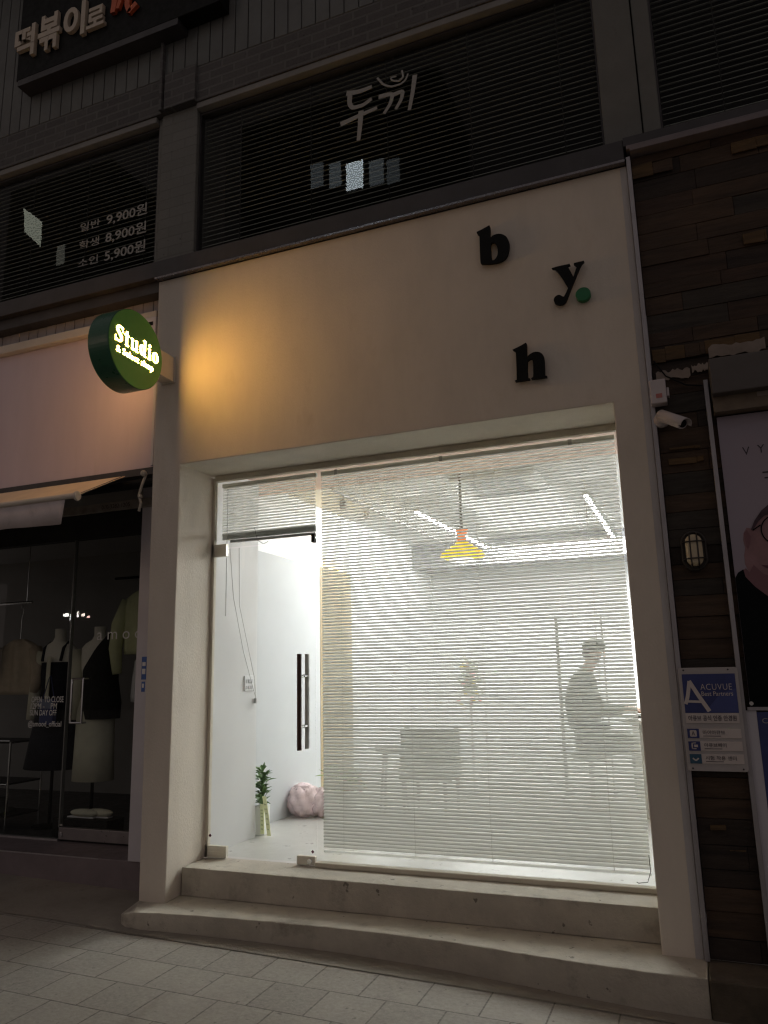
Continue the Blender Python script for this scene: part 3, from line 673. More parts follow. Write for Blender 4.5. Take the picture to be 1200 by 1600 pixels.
# seated person
def skin_obj(name, joints, edges, mat, parent, sub=2, root=0):
    me = bpy.data.meshes.new(name); L = Vector((0, 0, 0)); p_ = parent
    while p_ is not None: L += p_.location; p_ = p_.parent
    me.from_pydata([tuple(Vector(j[0])-L) for j in joints], edges, []); me.materials.append(mat)
    ob = bpy.data.objects.new(name, me); COL.objects.link(ob); ob.parent = parent
    sk_ = ob.modifiers.new('skin', 'SKIN'); sk_.use_smooth_shade = True
    for i, j in enumerate(joints):
        r_ = j[1]; me.skin_vertices[0].data[i].radius = (r_, r_) if not isinstance(r_, tuple) else r_
        me.skin_vertices[0].data[i].use_root = (i == root)
    sb_ = ob.modifiers.new('sub', 'SUBSURF'); sb_.levels = sub; sb_.render_levels = sub
    return ob
PX, PY = -.965, 3.0
pr = thing('person', 'seated person in olive top and grey cap facing right behind the blind', 'person', (PX, PY, FZ))
J = [((PX, PY, .78), .125), ((PX-.035, PY, .95), .12), ((PX-.055, PY, 1.12), .13), ((PX-.03, PY, 1.28), .125), ((PX+.02, PY, 1.375), .07), ((PX+.055, PY, 1.43), .05), ((PX+.085, PY, 1.49), .072), ((PX+.11, PY, 1.56), .085), ((PX+.10, PY, 1.61), .065)]
Eg = [(i, i+1) for i in range(8)]
for sgn in (-1, 1):
    b = len(J)
    J += [((PX-.01, PY+sgn*.17, 1.31), .062), ((PX+.03, PY+sgn*.23, 1.15), .050), ((PX+.10, PY+sgn*.24, 1.03), .043), ((PX+.25, PY+sgn*.18, 1.03), .036), ((PX+.37, PY+sgn*.13, 1.03), .026), ((PX+.42, PY+sgn*.12, 1.025), .028)]
    Eg += [(3, b)]+[(b+i, b+i+1) for i in range(5)]
    for f in range(4):
        c = len(J); yo = sgn*.12+(f-1.5)*.020
        J += [((PX+.465, PY+yo, 1.02), .0085), ((PX+.50, PY+yo, 1.012), .008), ((PX+.522-.006*abs(f-1), PY+yo, .998), .0068)]; Eg += [(b+5, c), (c, c+1), (c+1, c+2)]
    c = len(J); J += [((PX+.44, PY+sgn*.12-sgn*.04, 1.015), .010), ((PX+.475, PY+sgn*.12-sgn*.045, 1.005), .008)]; Eg += [(b+5, c), (c, c+1)]
    d = len(J)
    J += [((PX+.03, PY+sgn*.10, .76), .095), ((PX+.24, PY+sgn*.13, .755), .08), ((PX+.42, PY+sgn*.14, .74), .062), ((PX+.43, PY+sgn*.14, .52), .052), ((PX+.42, PY+sgn*.14, .27), .038), ((PX+.45, PY+sgn*.14, .215), .036), ((PX+.57, PY+sgn*.15, .20), .028)]
    Eg += [(0, d)]+[(d+i, d+i+1) for i in range(6)]
body = skin_obj('body', J, Eg, PSKIN, pr)
JJ = [((PX-.005, PY, .80), .155), ((PX-.03, PY, .95), .165), ((PX-.05, PY, 1.12), .175), ((PX-.03, PY, 1.28), .155), ((PX+.01, PY, 1.37), .085), ((PX+.03, PY, 1.40), .066)]
JE = [(i, i+1) for i in range(5)]
for sgn in (-1, 1):
    b = len(JJ); JJ += [((PX-.01, PY+sgn*.18, 1.31), .075), ((PX+.03, PY+sgn*.235, 1.15), .064), ((PX+.10, PY+sgn*.245, 1.03), .057), ((PX+.25, PY+sgn*.185, 1.03), .048), ((PX+.345, PY+sgn*.14, 1.03), .037)]
    JE += [(3, b)]+[(b+i, b+i+1) for i in range(4)]
skin_obj('jacket', JJ, JE, JACKET, pr)
JJ = [((PX, PY, .76), .145)]; JE = []
for sgn in (-1, 1):
    b = len(JJ); JJ += [((PX+.03, PY+sgn*.10, .76), .108), ((PX+.24, PY+sgn*.13, .755), .092), ((PX+.425, PY+sgn*.14, .735), .074), ((PX+.435, PY+sgn*.14, .52), .064), ((PX+.425, PY+sgn*.14, .28), .055)]
    JE += [(0, b)]+[(b+i, b+i+1) for i in range(4)]
skin_obj('trousers', JJ, JE, TROUS, pr)
for sgn in (-1, 1): MB().sphere((PX+.51, PY+sgn*.145, .215), (.13, .05, .044), 14).build('shoe', BLACKC, pr, smooth=True)
hd = MB(); hd.sphere((PX+.105, PY, 1.60), (.108, .088, .075), 18); hd.build('cap', CAPM, pr, smooth=True)
MB().sphere((PX+.21, PY, 1.585), (.075, .075, .010), 14).build('cap_brim', CAPM, pr, smooth=True)
MB().sphere((PX+.065, PY, 1.545), (.075, .082, .075), 14).build('hair', HAIRP, pr, smooth=True)
MB().add([(PX+.185, PY-.014, 1.50), (PX+.185, PY+.014, 1.50), (PX+.222, PY, 1.512), (PX+.188, PY, 1.56)], [(0, 1, 2), (0, 2, 3), (1, 3, 2), (0, 3, 1)]).build('nose', PSKIN, pr)
for sgn in (-1, 1):
    MB().sphere((PX+.175, PY+sgn*.033, 1.553), .010, 10).build('eye', BLACK, pr, smooth=True)
    MB().sphere((PX+.085, PY+sgn*.083, 1.53), (.018, .008, .026), 10).build('ear', PSKIN, pr, smooth=True)
MB().sphere((PX+.178, PY, 1.468), (.010, .026, .006), 10).build('mouth', LIPP, pr, smooth=True)
bs = thing('bar_stool', 'dark round stool under the seated person', 'stool', (PX, PY, FZ))
MB().lathe((PX, PY, .60), [(.15, 0), (.17, .015), (.17, .04), (.15, .055)], 24).build('seat', GREYM, bs)
MB().tube([(PX, PY, FZ+.02), (PX, PY, .60)], .022, 10).build('post', STEEL, bs)
MB().lathe((PX, PY, FZ), [(.20, 0), (.20, .012), (.03, .025)], 24).build('base', STEEL, bs)

# ------------------------------------------------------------------ upper storey
ub = thing('upper_storey', 'dark grey brick restaurant storey with wide blinded windows above the shops', 'building', (-1.8, .3, 4.4))
# brick wall above the windows, cladding above it
MB().box(-7.5, 4, .05, .5, 5.955, 6.28).build('brick_wall', BRICK, ub)
cl = MB(); x = -7.5
while x < 4:
    cl.box(x, x+.112, .045, .30, 6.281, 8.2); x += .12
cl.box(-7.5, 4, .06, .32, 6.285, 8.2)
cl.build('cladding', CLAD, ub, bevel=.004)
MB().box(-7.5, 4, -.45, .4, 8.2, 9.0).build('eave', DARKMETAL, ub)
# pillars
p = MB().box(-3.655, -3.31, .08, .5, 4.56, 5.956).box(-3.70, -3.655, .10, .5, 4.56, 5.956).build('pillar', PBRICK, ub, bevel=.008)
MB().box(-3.60, -3.30, .02, .049, 5.957, 6.285).box(-3.645, -3.62, .01, .049, 5.957, 8.1).build('downpipe', BRICK, ub)
p = MB().box(-.215, .012, .08, .5, 4.56, 7.0).box(.020, .122, .085, .5, 4.56, 7.0).build('pillar', PPLASTER, ub, bevel=.006)
# window trims, frames, glass
for (x0, x1) in ((-7.4, -3.701), (-3.309, -.216), (.123, 3.9)):
    MB().box(x0, x1, .060, .17, 5.900, 5.953).build('window_trim', TRIM, ub, bevel=.005)
    f = MB(); f.box(x0, x0+.012, .115, .17, 4.561, 5.894).box(x1-.012, x1, .115, .17, 4.561, 5.894).box(x0+.0121, x1-.0121, .115, .17, 4.561, 4.59).box(x0+.0121, x1-.0121, .115, .17, 5.875, 5.894)
    fo = f.build('window_frame', DARKMETAL, ub)
    MB().box(x0+.012, x1-.012, .135, .143, 4.59, 5.875).build('window_glass', DGLASS, ub)
struct(MB().box(-12, 4, 1.6, 1.75, 4.3, 6.0).build('upper_room_wall', DARKIN))
struct(MB().box(-12, 4, .3, 1.75, 4.2, 4.3).build('upper_room_floor', DARKIN))
struct(MB().box(-12, 4, .51, 1.75, 6.0, 6.05).build('upper_room_ceiling', DARKIN))
# ledge over the shops
lg = MB(); lg.box(-7.5, -.105, -.035, .52, 4.425, 4.558).build('ledge', DARKMETAL, ub, bevel=.004)
MB().box(-3.57, -.105, -.043, -.002, 4.405, 4.421).build('ledge_flashing', M('flashing_bright', (.22, .21, .22), .3, .1, 10, metal=.8), ub)
MB().box(-7.5, -3.575, .02, .50, 4.33, 4.424).build('ledge_underside', DARKMETAL, ub)
MB().box(-.104, 4, -.05, .52, 4.50, 4.558).build('ledge', DARKMETAL, ub)
MB().box(-.07, 4, -.075, .02, 4.445, 4.472).box(-.09, 4, -.055, .02, 4.473, 4.499).build('ledge_moulding', M('moulding_pink', (.20, .17, .175), .6, .15, 6), ub, bevel=.003)
# lettering on the upper windows
K = dict(K1=([(-2.044,5.723),(-1.938,5.704),(-1.835,5.712)], .042), K2=([(-2.015,5.702),(-2.021,5.627),(-1.995,5.58),(-1.907,5.578),(-1.838,5.61)], .040),
  K3=([(-2.096,5.472),(-1.952,5.497),(-1.797,5.519)], .038), K4=([(-1.926,5.534),(-1.937,5.405),(-1.952,5.288)], .042), K5=([(-1.782,5.605),(-1.667,5.598),(-1.69,5.518),(-1.743,5.451)], .034),
  K6=([(-1.668,5.584),(-1.588,5.594),(-1.604,5.523),(-1.65,5.459)], .034), K7=([(-1.493,5.694),(-1.514,5.559),(-1.545,5.416)], .036),
  K8=([(-1.789,5.772),(-1.743,5.697),(-1.68,5.657),(-1.607,5.654),(-1.564,5.678),(-1.546,5.724)], .016), K9=([(-1.593,5.768),(-1.582,5.707),(-1.623,5.683),(-1.673,5.709),(-1.685,5.736),(-1.636,5.733)], .015))
mb = MB()
for i, (pts, wd) in enumerate(K.values()): mb.ribbon([(a*.985, 1.43+(b-1.43)*.985) for a, b in pts], wd, .1315-.0002*i, .1345)
mb.build('window_emblem', VINYLDIM, ub)
F = lambda u, v, d: (u*.985, .1345-d, 1.43+(v-1.43)*.985)
for row, (z, zn) in zip((('일반', '9,900원'), ('학생', '8,900원'), ('소인', '5,900원')), ((5.195, 5.30), (5.025, 5.13), (4.855, 4.96))):
    mb = MB(); mb.text(row[0], -4.585, -4.37, z+.005, zn-.02, F, .004, .0015); mb.build('price_label', VINYLDIM, ub)
    mb = MB(); mb.text(row[1], -4.30, -3.878, z-.01, zn, F, .012, .0015)
    mb.build('price_lettering', VINYLDIM, ub)
CORDUP = M('cord_up', (.03, .03, .028), .8)
G = 'grey blinds behind the upstairs windows'
for (x0, x1, lab) in ((-7.3, -3.72, 'grey venetian blind behind the upstairs window with the prices'), (-3.292, -.232, 'grey venetian blind behind the middle upstairs window with the emblem'), (.14, 3.8, 'grey venetian blind behind the upstairs window at the right edge')):
    o = thing('window_blind', lab, 'blind', ((x0+x1)/2, .3, 4.6), G)
    blind(o, x0, x1, 5.85, 4.62, .0415, .050, 30., .185, UPSLAT, jit=1.6, th=.0012, curve=.09)
    x = x0+.35
    while x < x1: MB().tube([(x, .157, 5.86), (x, .157, 4.62)], .003, 5).build('ladder_cord', CORDUP, o); x += .62
# restaurant sign with channel letters, top left
rs = thing('restaurant_sign', 'black sign box with cream Korean lettering at the top left', 'sign', (-4.3, 0, 6.6))
MB().box(-5.14, -3.0, -.10, .04, 6.66, 7.9).build('box', BLACK, rs, bevel=.006)
MB().box(-5.12, -3.4, -.098, .042, 6.60, 6.6595).build('bottom_tray', DARKMETAL, rs)
mb = MB(); F = front(-.104)
for chx, (x0, x1, z0, z1) in zip('떡볶이로', ((-5.15, -4.915, 6.84, 7.165), (-4.875, -4.63, 6.82, 7.19), (-4.585, -4.345, 6.835, 7.18), (-4.325, -4.135, 6.855, 7.06))):
    mb.text(chx, x0, x1, z0, z1, F, .030, .035)
mb.build('lettering', CREAM, rs)
mb = MB()
for pts, wd in (([(-4.06, 7.22), (-4.03, 7.05), (-4.05, 6.93)], .07), ([(-4.0, 7.2), (-3.965, 7.06), (-4.0, 6.95)], .05), ([(-3.80, 6.93), (-3.87, 6.88), (-3.88, 6.86)], .05), ([(-3.89, 7.10), (-3.90, 6.95), (-3.87, 6.87)], .06), ([(-4.1, 7.15), (-3.8, 7.1)], .05)):
    mb.ribbon(pts, wd, -.135, -.1045)
mb.build('flame_lettering', ORANGE, rs)

# ------------------------------------------------------------------ left boutique
bt = thing('boutique_front', 'closed clothes shop with pale blank fascia left of the lit shop', 'building', (-4.8, .4, 0))
MB().box(-9, -3.625, .10, .40, 2.955, 4.125).build('fascia_panel', FASCIA, bt, bevel=.004)
MB().box(-9, -3.61, .045, .40, 4.126, 4.20).build('fascia_trim', FASCTRIM, bt, bevel=.006)
MB().box(-3.622, -3.600, .06, .12, 2.96, 4.12).build('corner_trim', SHEET, bt)
MB().box(-9, -3.61, .085, .42, 2.90, 2.954).build('lower_trim', DARKMETAL, bt)
cl = MB(); x = -9.
while x < -3.62:
    cl.box(x, x+.094, .12+random.uniform(0, .006), .40, 4.201, 4.329); x += .10
cl.build('cladding', CLADW, bt, bevel=.003)
MB().box(-9, -3.58, .42, .83, -.4, .112).build('plinth', GRANITE, bt, bevel=.006)
MB().box(-9, -4.24, .416, .4195, .104, .1125).build('plinth_nosing', ALU, bt)
MB().box(-3.962, -3.53, .405, .47, .113, 2.899).build('jamb', SHEET, bt, bevel=.004)
MB().box(-9, -3.963, .78, .86, 2.62, 2.899).box(-3.963, -3.6, .471, .86, .113, 2.899).build('header', DARKIN, bt)
MB().box(-9, -3.964, .815, .823, .125, 2.62).build('window_glass', BGLASS, bt)
MB().box(-9, -5.01, .80, .84, .1125, .128).build('window_rail', ALU, bt)
dr = MB().box(-5.0, -4.0, .797, .843, .128, .222).build('door_rail', M('door_rail_steel', (.30, .28, .29), .35, .15, 6, metal=.7), bt, bevel=.004)
MB().box(-4.985, -4.955, .790, .7965, .15, .185).box(-4.985, -4.955, .79, .7965, .235, .25).build('lock', CHROME, dr)
MB().box(-5.008, -4.998, .80, .835, .222, 2.62).build('door_edge', M('glass_edge', (.2, .21, .2), .2), bt)
h = MB(); q = [(-4.915, 1.055), (-4.795, 1.055), (-4.795, 1.415), (-4.915, 1.415)]
for i in range(4):
    a, b = q[i], q[(i+1) % 4]; h.tube([(a[0], .765, a[1]), (b[0], .765, b[1])], .009, 8)
for a in q: h.tube([(a[0], .765, a[1]), (a[0], .815, a[1])], .008, 8)
h.build('door_handle', CHROME, bt)
F = front(.8140)
for body, x0, x1, z0, z1 in (('OPEN  TO CLOSE', -5.405, -5.045, 1.222, 1.272), ('12PM -    PM', -5.408, -5.115, 1.168, 1.216), ('SUN DAY OFF', -5.412, -5.115, 1.112, 1.160), ('@amood_official', -5.425, -5.055, 1.008, 1.068)):
    mb = MB(); mb.text(body, x0, x1, z0, z1, F, .004, .001); mb.build('glass_lettering', VINYL, bt)
mb = MB(); mb.text('amood', -4.72, -4.13, 1.735, 1.83, F, -.006, .001, spacing=1.55)
mb.build('glass_lettering', VINYL, bt)
mb = MB()
mb.cur = 0; mb.box(-3.905, -3.86, .4035, .4045, 1.40, 1.57)
mb.cur = 1; mb.box(-3.898, -3.868, .402, .4033, 1.50, 1.53).box(-3.898, -3.868, .402, .4033, 1.44, 1.48)
mb.cur = 0; mb.box(-3.90, -3.868, .4035, .4045, 1.31, 1.385)
mb.cur = 1; mb.box(-3.893, -3.877, .402, .4033, 1.34, 1.37)
mb.build('jamb_sticker', [BLUE, VINYL], bt)
struct(MB().box(-9, -3.645, .86, 3.0, .02, .115).build('boutique_floor', DARKFL))
struct(MB().box(-9, -3.645, 3.0, 3.1, .02, 3.0).build('boutique_wall', GREYW))
struct(MB().box(-3.75, -3.645, .861, 3.0, .116, 2.9).build('boutique_wall', GREYW))
struct(MB().box(-9, -3.645, .4205, 3.1, 2.9005, 2.95).build('boutique_ceiling', GREYW))
# awning
aw = thing('awning', 'rolled canvas awning with hanging valance under the pale fascia', 'awning', (-5, 0, 2.9))
mb = MB(); N = 8
A0 = [(-9, .06, 2.905), (-3.845, .06, 2.905)]; A1 = [(-9, -.40, 2.665), (-3.855, -.40, 2.665)]
mb.prism([(.06, 2.905), (-.40, 2.668), (-.40, 2.662), (.06, 2.899)], lambda u, v: (-9, u, v), lambda u, v: (-3.85, u, v)).build('canvas', AWNING, aw)
MB().tube([(-9, -.41, 2.660), (-3.855, -.41, 2.660)], .020, 12).build('front_bar', FASCTRIM, aw)
MB().lathe((-3.857, -.41, 2.655), [(.034, 0), (.036, .006), (.030, .016), (.0, .018)], 18, 'X').build('end_cap', M('cap_plastic', (.62, .58, .52), .4), aw)
va = MB(); xs = [-9+k*.06 for k in range(85)]; xs = [x for x in xs if x < -3.96]+[-3.955]
for i, x in enumerate(xs):
    wv = .008*math.sin(x*9)+.005*math.sin(x*23); va.v += [(x, -.412, 2.645), (x+(.012 if i < len(xs)-1 else -.03), -.412+wv, 2.475+.006*math.sin(x*5))]
for i in range(len(xs)-1): va.f.append([2*i, 2*i+2, 2*i+3, 2*i+1]); va.mi.append(0)
vo = va.build('valance', VALANCE, aw, smooth=True); md = vo.modifiers.new('t', 'SOLIDIFY'); md.thickness = .002
MB().tube([(-9, .10, 2.84), (-3.60, .10, 2.84)], .035, 12).build('roller', BLACK, aw)
MB().prism([(.06, 2.898), (.04, 2.898), (-.36, 2.69), (-.36, 2.672)], lambda u, v: (-3.87, u, v), lambda u, v: (-3.86, u, v)).build('end_arm', DARKMETAL, aw)
hb = MB(); hb.box(-9, -3.60, .36, .40, 2.735, 2.80); hb.build('rear_rail', M('worn_rail', (.30, .27, .23), .6, .3, 12, .2, 40, spots=.6), aw)
MB().tube([(-3.63, .03, 2.89), (-3.63, -.01, 2.80), (-3.655, -.01, 2.72), (-3.635, -.01, 2.66), (-3.65, -.01, 2.60)], .010, 8).sphere((-3.63, .0, 2.885), .024, 12).sphere((-3.645, -.01, 2.71), .018, 10).build('crank_hook', M('hook_cream', (.45, .42, .36), .5), aw)
MB().box(-3.66, -3.575, .2, .35, 2.62, 2.83).build('bracket', BLACK, aw)
tx = MB(); tx.text('010-3282-1205', -4.33, -4.05, 2.750, 2.783, front(.3597), 0, .0008); tx.build('rail_print', TEXTD, aw)

# clothes and mannequins
def mannequin(cx, cy_, label, dress, dmat, hem, topz=1.88, tie=False, second=False):
    o = thing('mannequin', label, 'mannequin', (cx, cy_, .116), 'mannequins in the dark shop window')
    rows = [(1.88, .052, .05), (1.80, .05, .05), (1.765, .07, .06), (1.73, .15, .075), (1.69, .19, .085), (1.62, .185, .10), (1.50, .165, .115), (1.32, .125, .095), (1.18, .155, .115), (1.05, .175, .12), (.98, .17, .11)]
    mb = MB(); nn = 20
    for z, rx, ry in rows: mb.v += [(cx+rx*math.cos(2*math.pi*k/nn), cy_+ry*math.sin(2*math.pi*k/nn), z) for k in range(nn)]
    for i in range(len(rows)-1):
        for k in range(nn): mb.f.append([i*nn+k, i*nn+(k+1) % nn, (i+1)*nn+(k+1) % nn, (i+1)*nn+k]); mb.mi.append(0)
    mb.f.append(list(range(nn))); mb.mi.append(0)
    mb.build('torso', MANNE, o, smooth=True)
    MB().tube([(cx, cy_, .13), (cx, cy_, 1.0)], .014, 8).build('pole', BLACK, o)
    MB().lathe((cx, cy_, .116), [(.15, 0), (.15, .012), (.02, .025)], 24).build('base', BLACK, o)
    return o
def tubegarment(o, name, mat, cx, cy_, rows, folds=9, amp=.012):
    mb = MB(); nn = 48
    for z, rx, ry in rows:
        k0 = (rows[0][0]-z)/(rows[0][0]-rows[-1][0])
        for k in range(nn):
            t = 2*math.pi*k/nn; f = 1+k0*amp*8*math.sin(folds*t+z*2)*.12; mb.v.append((cx+rx*f*math.cos(t), cy_+ry*f*math.sin(t), z))
    for i in range(len(rows)-1):
        for k in range(nn): mb.f.append([i*nn+k, i*nn+(k+1) % nn, (i+1)*nn+(k+1) % nn, (i+1)*nn+k]); mb.mi.append(0)
    ob = mb.build(name, mat, o, smooth=True); md = ob.modifiers.new('t', 'SOLIDIFY'); md.thickness = .004; return ob
m1 = mannequin(-5.55, 1.25, 'mannequin in a long dark dress over a pale tied blouse', 0, 0, .6)
tubegarment(m1, 'dress', DRESS, -5.55, 1.25, [(1.57, .172, .125), (1.45, .170, .130), (1.32, .15, .12), (1.15, .19, .14), (.9, .24, .17), (.62, .29, .20)])
b = MB()
for s in (-1, 1): b.tube([(-5.55+s*.11, 1.155, 1.58), (-5.55+s*.115, 1.18, 1.70), (-5.55+s*.11, 1.25, 1.755)], .014, 8)
b.build('strap', DRESS, m1)
b = MB()
for s in (-1, 1): b.tube([(-5.55+s*.19, 1.25, 1.67), (-5.55+s*.235, 1.24, 1.5), (-5.55+s*.25, 1.22, 1.25), (-5.55+s*.245, 1.2, 1.05)], [.06, .058, .05, .045], 12)
b.build('sleeve', CREAMC, m1, smooth=True)
MB().box(-5.555, -5.51, 1.105, 1.115, 1.24, 1.62).build('tie', CREAMC, m1, bevel=.003)
m2 = mannequin(-5.08, 1.25, 'mannequin in a dark draped top and long cream skirt', 0, 0, .5)
tubegarment(m2, 'skirt', CREAMC, -5.08, 1.25, [(1.30, .14, .11), (1.12, .185, .135), (.9, .19, .14), (.53, .20, .15)], 6)
b = MB(); rows = []
nn = 24
for z, rx, ry, x0 in ((1.70, .17, .10, .06), (1.6, .19, .13, .02), (1.4, .18, .14, .03), (1.2, .20, .16, .05), (1.06, .17, .15, .07)):
    b.v += [(-5.06+x0+rx*math.cos(math.pi*2*k/nn)*.9, 1.235+ry*math.sin(math.pi*2*k/nn), z+.16*math.cos(math.pi*2*k/nn)*(z > 1.5)) for k in range(nn)]
for i in range(4):
    for k in range(nn): b.f.append([i*nn+k, i*nn+(k+1) % nn, (i+1)*nn+(k+1) % nn, (i+1)*nn+k]); b.mi.append(0)
ob = b.build('draped_top', BLACKC, m2, smooth=True)
def hanging(name, label, cx, cy_, z0, z1, wtop, wbot, mat, slv=None, group='clothes hanging in the dark shop', hz=.1):
    o = thing(name, label, 'garment', (cx, cy_, z0), group)
    mb = MB(); nn = 40; rows = [(z1, wtop*.30, .03), (z1-.03, wtop*.62, .05), (z1-.07, wtop*.95, .06), (z1-.15, wtop, .07), ((z0+z1)/2, (wtop+wbot)/2, .075), (z0+.05, wbot, .075), (z0, wbot*.96, .065)]
    for z, rx, ry in rows: mb.v += [(cx+rx*math.cos(2*math.pi*k/nn)*(1+.03*math.sin(8*2*math.pi*k/nn)), cy_+ry*math.sin(2*math.pi*k/nn)*(1+.25*math.sin(7*2*math.pi*k/nn+z*3)), z) for k in range(nn)]
    for i in range(len(rows)-1):
        for k in range(nn): mb.f.append([i*nn+k, i*nn+(k+1) % nn, (i+1)*nn+(k+1) % nn, (i+1)*nn+k]); mb.mi.append(0)
    mb.f.append(list(range(nn))); mb.mi.append(0); mb.f.append([6*nn+k for k in range(nn)][::-1]); mb.mi.append(0)
    mb.build('cloth', mat, o, smooth=True)
    if slv:
        for s in (-1, 1): MB().tube([(cx+s*wtop*.85, cy_, z1-.09), (cx+s*(wtop+.05), cy_-.02, z1-.3), (cx+s*(wtop+.06), cy_-.04, z1-slv*.7), (cx+s*(wtop+.03), cy_-.04, z1-slv)], [.06, .065, .06, .04], 14).build('sleeve', mat, o, smooth=True)
    MB().tube([(cx, cy_, z1-.01), (cx, cy_, z1+hz*.6), (cx+.02, cy_, z1+hz*.85), (cx, cy_, z1+hz), (cx-.02, cy_, z1+hz*.9)], .004, 6).build('hanger_hook', STEEL, o)
    return o
hanging('jacket', 'lime olive cropped jacket hanging right behind the boutique glass', -4.60, 1.25, 1.62, 2.19, .20, .19, OLIVEC, .74)
hanging('skirt', 'short white skirt hanging below the lime jacket', -4.57, 1.30, 1.20, 1.63, .14, .16, WHITEC, None, hz=.03)
hanging('cardigan', 'beige cropped cardigan hanging at the left edge of the boutique window', -6.05, 1.25, 1.28, 1.80, .23, .24, BEIGE, .50, hz=.33)
hanging('shirt', 'dark navy shirt hanging above the beige cardigan', -6.40, 1.10, 1.45, 1.93, .20, .2, DRESS, None, hz=.2)
MBR = MB().tube([(-7.5, 1.2, 2.16), (-5.88, 1.2, 2.15)], .013, 8).tube([(-6.9, 1.2, 2.16), (-6.9, 1.2, 2.90)], .006, 6).tube([(-5.95, 1.2, 2.15), (-5.95, 1.2, 2.90)], .004, 6)
tag(MBR.build('clothes_rail', CHROME), 'chrome clothes rail hung from the ceiling at the left edge', 'rail')
tag(MB().tube([(-4.95, 1.27, 2.32), (-3.751, 1.27, 2.32)], .012, 8).build('clothes_rail', BLACK), 'black wall rail above the lime jacket', 'rail')
sh = thing('shelf_rack', 'low chrome shelf rack with dark shelves at the left edge of the boutique', 'shelf', (-6.2, 1.2, .116))
for x in (-6.6, -5.83):
    for y in (1.02, 1.4): MB().tube([(x, y, .116), (x, y, .87)], .009, 8).build('post', CHROME, sh)
for z in (.86, .50, .22): MB().box(-6.6, -5.83, 1.02, 1.4, z-.008, z+.008).build('shelf', BLACKC, sh)
MB().tube([(-6.6, 1.01, .875), (-5.83, 1.01, .875)], .007, 8).tube([(-6.6, 1.01, .50), (-5.83, 1.01, .50)], .007, 8).build('rail', CHROME, sh)
G = 'shoes and hats on the low rack'
tag(MB().lathe((-6.15, 1.2, .228), [(.17, 0), (.16, .02), (.09, .03), (.085, .12), (.0, .13)], 24).build('hat', GREYM, smooth=True), 'grey felt hat on the lowest shelf of the chrome rack', 'hat')
for k, x in enumerate((-4.98, -4.86)):
    s = thing('shoe', ('pale flat shoe beside the door rail, nearer the lock', 'pale flat shoe on the right of the pair behind the door rail')[k], 'shoe', (x, 1.02, .116), 'pair of pale shoes behind the boutique door')
    mb = MB(); mb.sphere((x+.02, 1.02+k*.04, .30), (.15, .045, .032), 16, lambda p: 1+.12*p.x); mb.build('upper', CREAMC, s, smooth=True)
    MB().box(x-.12, x+.16, .99+k*.04, 1.05+k*.04, .262, .272).build('sole', WHITEC, s)
tag(MB().box(-5.2, -4.62, .93, 1.14, .116, .261).build('display_block', BLACKC, bevel=.004), 'low black display block under the pale shoes', 'block')
hb_ = thing('handbag', 'small navy handbag with pale blue card hanging against the dark dress', 'bag', (-5.42, 1.04, 1.1))
MB().box(-5.50, -5.34, 1.00, 1.05, 1.02, 1.24).build('pouch', NAVY, hb_, bevel=.01)
MB().box(-5.505, -5.36, .994, .999, 1.16, 1.245).build('card', M('card_blue', (.22, .25, .38), .5), hb_)
MB().tube([(-5.49, 1.02, 1.23), (-5.44, 1.03, 1.42), (-5.43, 1.04, 1.45), (-5.41, 1.03, 1.42), (-5.35, 1.02, 1.23)], .004, 6).build('strap', NAVY, hb_)

# ------------------------------------------------------------------ right neighbour: timber wall
tw = thing('timber_wall', 'dark weathered timber clad wall of the optician right of the shop', 'wall', (.5, .1, 0))
MB().box(-.071, 3.5, .02, .45, .0, 4.445).build('backing', BLACKC, tw)
mb = MB(); z = .004
ochre = [(4.29, 4.38, -.07, .16), (4.30, 4.385, .48, 1.0), (3.105, 3.20, -.06, .22), (3.115, 3.20, .22, .5), (3.72, 3.80, .48, .6), (2.58, 2.61, -.02, .14), (2.50, 2.54, -.03, .15), (.60, .63, -.01, .07), (.50, .52, .07, .15)]
while z < 4.43:
    hgt = min(random.uniform(.075, .13), 4.44-z); x = -.07
    while x < 3.4:
        x1 = min(x+random.uniform(.2, .6), 3.45)
        mb.cur = random.choices(range(4), (4, 4, 2, 2))[0]
        d = random.uniform(0, .010)
        mb.box(x+.0008, x1-.0008, .002-d+.006, .0195, z+.0012, z+hgt-.0012); x = x1
    z += hgt
for (z0, z1, x0, x1) in ochre:
    x = x0
    while x < x1-.01:
        xe = min(x1, x+random.uniform(.05, .16)); mb.cur = 4 if random.random() < .8 else 0
        a_, b_ = z0+random.uniform(0, .014), z1-random.uniform(0, .014)
        mb.xz([(x, a_), (xe-.001, a_+random.uniform(-.006, .006)), (xe-.001, b_+random.uniform(-.006, .006)), (x, b_)], -.012-random.uniform(0, .003), -.006); x = xe
mb.build('planks', PLANKS, tw, bevel=.0015, seg=1)
mb = MB()
random.seed(11)
def torn(x0, x1, z0, z1, n=14):
    a = [(x0+(x1-x0)*k/n, z0+random.uniform(-.008, .012)) for k in range(n+1)]; b = [(x0+(x1-x0)*k/n, z1+random.uniform(-.012, .008)) for k in range(n+1)]
    mb.xz(a+b[::-1], -.018, -.0125)
torn(.235, .52, 3.085, 3.155); torn(-.05, .13, 2.995, 3.05); torn(.14, .24, 3.02, 3.06)
mb.build('torn_paper', PAPER, tw)
tag(MB().box(.190, .213, -.045, -.013, .0, 2.955).build('edge_strip', ALU, bevel=.002), 'thin grey metal strip between timber wall and poster panel', 'metal strip')
sb = thing('shutter_box', 'grey metal shutter box above the large portrait poster', 'shutter box', (.8, -.08, 2.75))
MB().box(.222, 3.4, -.16, -.02, 2.83, 3.03).build('housing', SHUT, sb, bevel=.006)
